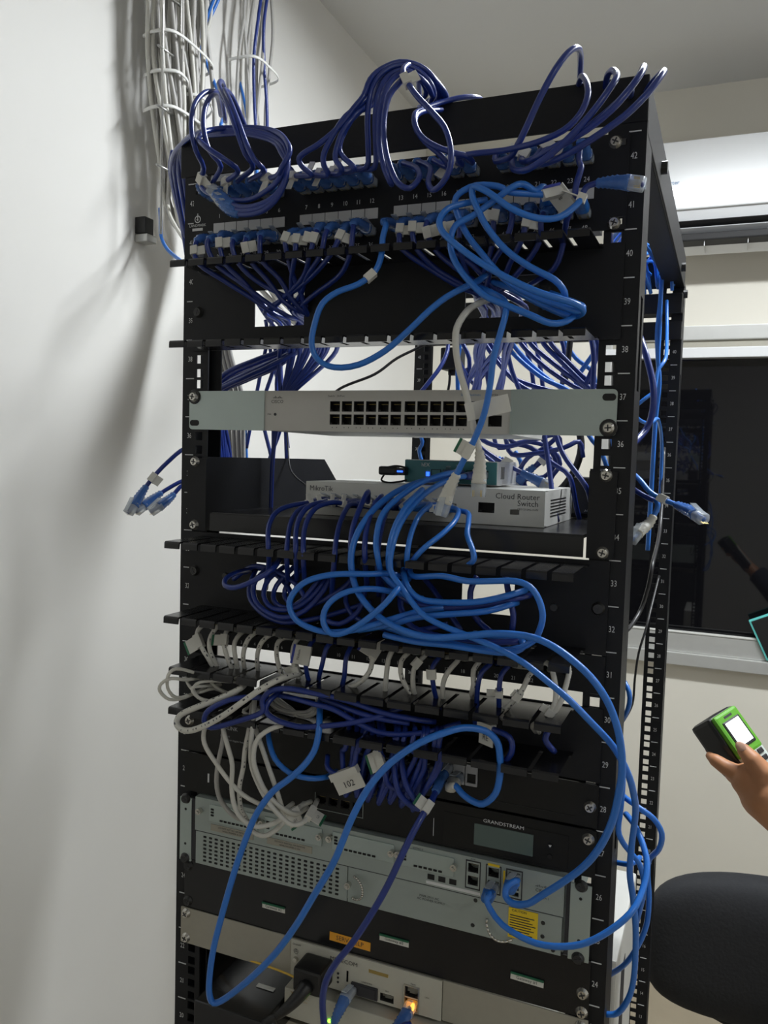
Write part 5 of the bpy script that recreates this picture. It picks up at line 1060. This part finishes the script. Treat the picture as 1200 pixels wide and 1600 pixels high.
hand = skinned('hand', [[(hp(1222, 1272, -.040), .029), (hp(1196, 1244, -.044), (.037, .027)), (hp(1170, 1219, -.040), (.027, .019))],
  [0, (hp(1258, 1308, -.035), .026), (hp(1320, 1358, .0), .033), (hp(1400, 1415, .08), .041)],
  [1, (hp(1190, 1207, -.052), .0155), (hp(1176, 1188, -.052), .0120), (hp(1163, 1173, -.046), .0092), (hp(1156, 1165, -.042), .0062)],
  [2, (hp(1151, 1208, -.040), .0118), (hp(1134, 1199, -.038), .0104), (hp(1118, 1188, -.032), .0088), (hp(1109, 1181, -.026), .0058)],
  [2, (hp(1152, 1202, -.014), .0112), (hp(1134, 1190, -.008), .0100), (hp(1118, 1178, .002), .0086), (hp(1108, 1171, .010), .0058)],
  [2, (hp(1158, 1220, -.022), .0112), (hp(1146, 1213, .000), .0096), (hp(1136, 1204, .018), .0078)]], M['skin'])
per = empty('person'); tag(per, 'bare hand and forearm reaching in from the right holding the tester', 'person'); hand.parent = per
C = [hp(1310, 1342, -.005), hp(1350, 1374, .02), hp(1420, 1430, .095), hp(1500, 1495, .17)]
tube('sleeve', resample(C), lambda t: .046+.012*t, M['sleeve'], per, 20)
nc = hp(1158.2, 1166.4, -.0515); T_ = (hp(1156, 1165, -.042)-hp(1176, 1188, -.052)).normalized(); N_ = (CP-nc).normalized(); N_ = (N_-T_*N_.dot(T_)).normalized(); B_ = T_.cross(N_)
bm = bmesh.new(); bmesh.ops.create_uvsphere(bm, u_segments=16, v_segments=8, radius=1)
mb = MB(); mb.add([nc+T_*v.co.x*.0070+B_*v.co.y*.0056+N_*v.co.z*.0016 for v in bm.verts], [tuple(v.index for v in f.verts) for f in bm.faces]); bm.free(); mb.build('thumbnail', M['nail'], per, True)
# office chair seen from behind
ch = tag(empty('office_chair', (.60, .98, 0)), 'black padded office chair under the window at the bottom right', 'chair')
def superpad(n, cx, cy, cz, sx, sy, sz, m, p1=.45, p2=.6, bend=0):
    bm = bmesh.new(); bmesh.ops.create_uvsphere(bm, u_segments=40, v_segments=24, radius=1); v = []
    for a in bm.verts:
        q = [math.copysign(abs(c)**p, c) for c, p in zip(a.co, (p1, p2, p1))]
        v.append(Vector((cx+q[0]*sx, cy+q[1]*sy+bend*q[0]*q[0], cz+q[2]*sz*(1-.10*q[0]*q[0]))))
    f = [tuple(w.index for w in g.verts) for g in bm.faces]; bm.free(); return obj(n, v, f, m, ch, True)
superpad('backrest', -.06, 0,   .662, .305, .050, .155, M['fabric'], .45, .7, -.04); superpad('seat', -.06, .24, .50, .25, .24, .05, M['fabric'], .6, .6)
MB().bbox(-.09, -.03, -.085, -.06, .42, .70, .008).build('back_bracket', M['blackp'], ch); MB().bbox(-.09, -.03, -.08, .26, .40, .42, .006).build('under_bar', M['blackp'], ch)
MB().cyl((-.06, .24, .10), (-.06, .24, .42), .022).build('gas_column', M['blackg'], ch, True)
for k in range(5):
    a = 2*math.pi*k/5+.3; dx, dy = math.cos(a), math.sin(a)
    lg = MB().cyl((-.06, .24, .11), (-.06+dx*.26, .24+dy*.26, .075), .02, .012).build('leg', M['blackp'], ch, True)
    MB().cyl((-.06+dx*.26-dy*.012, .24+dy*.26+dx*.012, .03), (-.06+dx*.26+dy*.012, .24+dy*.26-dx*.012, .03), .03).build('caster', M['blackp'], lg, True)
# turquoise gadget on the sill
g = tag(empty('cased_gadget'), 'turquoise cased gadget leaning on the window sill at the right edge', 'gadget')
c = at(1196, 1020, YB-.035); mb = MB(); mb.bbox(-.010, .07, -.006, .006, -.022, .11, .004); mb.rot(Matrix.Rotation(-.45, 4, 'Y')).rot(Matrix.Translation(c+Vector((.004, 0, .0)))); mb.build('case', M['tcase'], g)
mb = MB(); mb.bbox(-.004, .064, -.0085, -.005, -.016, .104, .002); mb.rot(Matrix.Rotation(-.45, 4, 'Y')).rot(Matrix.Translation(c+Vector((.004, 0, .0)))); mb.build('screen', M['blackp'], g)
# papers / white equipment seen low behind the right post
pb = tag(empty('carton'), 'pale upright boxed unit standing behind the right post at the bottom', 'box')
MB().bbox(.185, .235, .33, .60, .0, .955, .004).build('body', M['silw'], pb); MB().box(.2352, .2356, .40, .45, .78, .90).build('sticker', M['printd'], pb)
# rear equipment seen between the posts
rb = tag(empty('rear_patch_bar'), 'black rear cable bar with blue plugs under the rear top beam', 'cable bar')
MB().bbox(-.24, .255, .70, .74, 1.900, 1.935, .002).build('bar', M['blackp'], rb)
for k in range(14): cable('b', [Vector((.24-.012*(k % 7), .68-.02*(k//7), 1.95+random.uniform(-.02, .03))), Vector((.235-.012*(k % 7), .64, 1.985+random.uniform(-.03, .02))), Vector((.20, .60-.02*k, 1.96)), Vector((.21-.01*k, .62, 1.92))], 'bright blue cord in the knot at the rear top right corner', 'blue knot at the rear top corner', r=.003, ns=6)
# remove the unlinked originals used only to share meshes
for nme in ('port_src', 'pins_src', 'strip_src', 'vent_src', 'knob_src', 'screw_dark'):
    for o in [o for o in COL.objects if o.name.split('.')[0] == nme]: bpy.data.objects.remove(o)
for o in (SC, CRS, WSH):
    bpy.data.objects.remove(o)
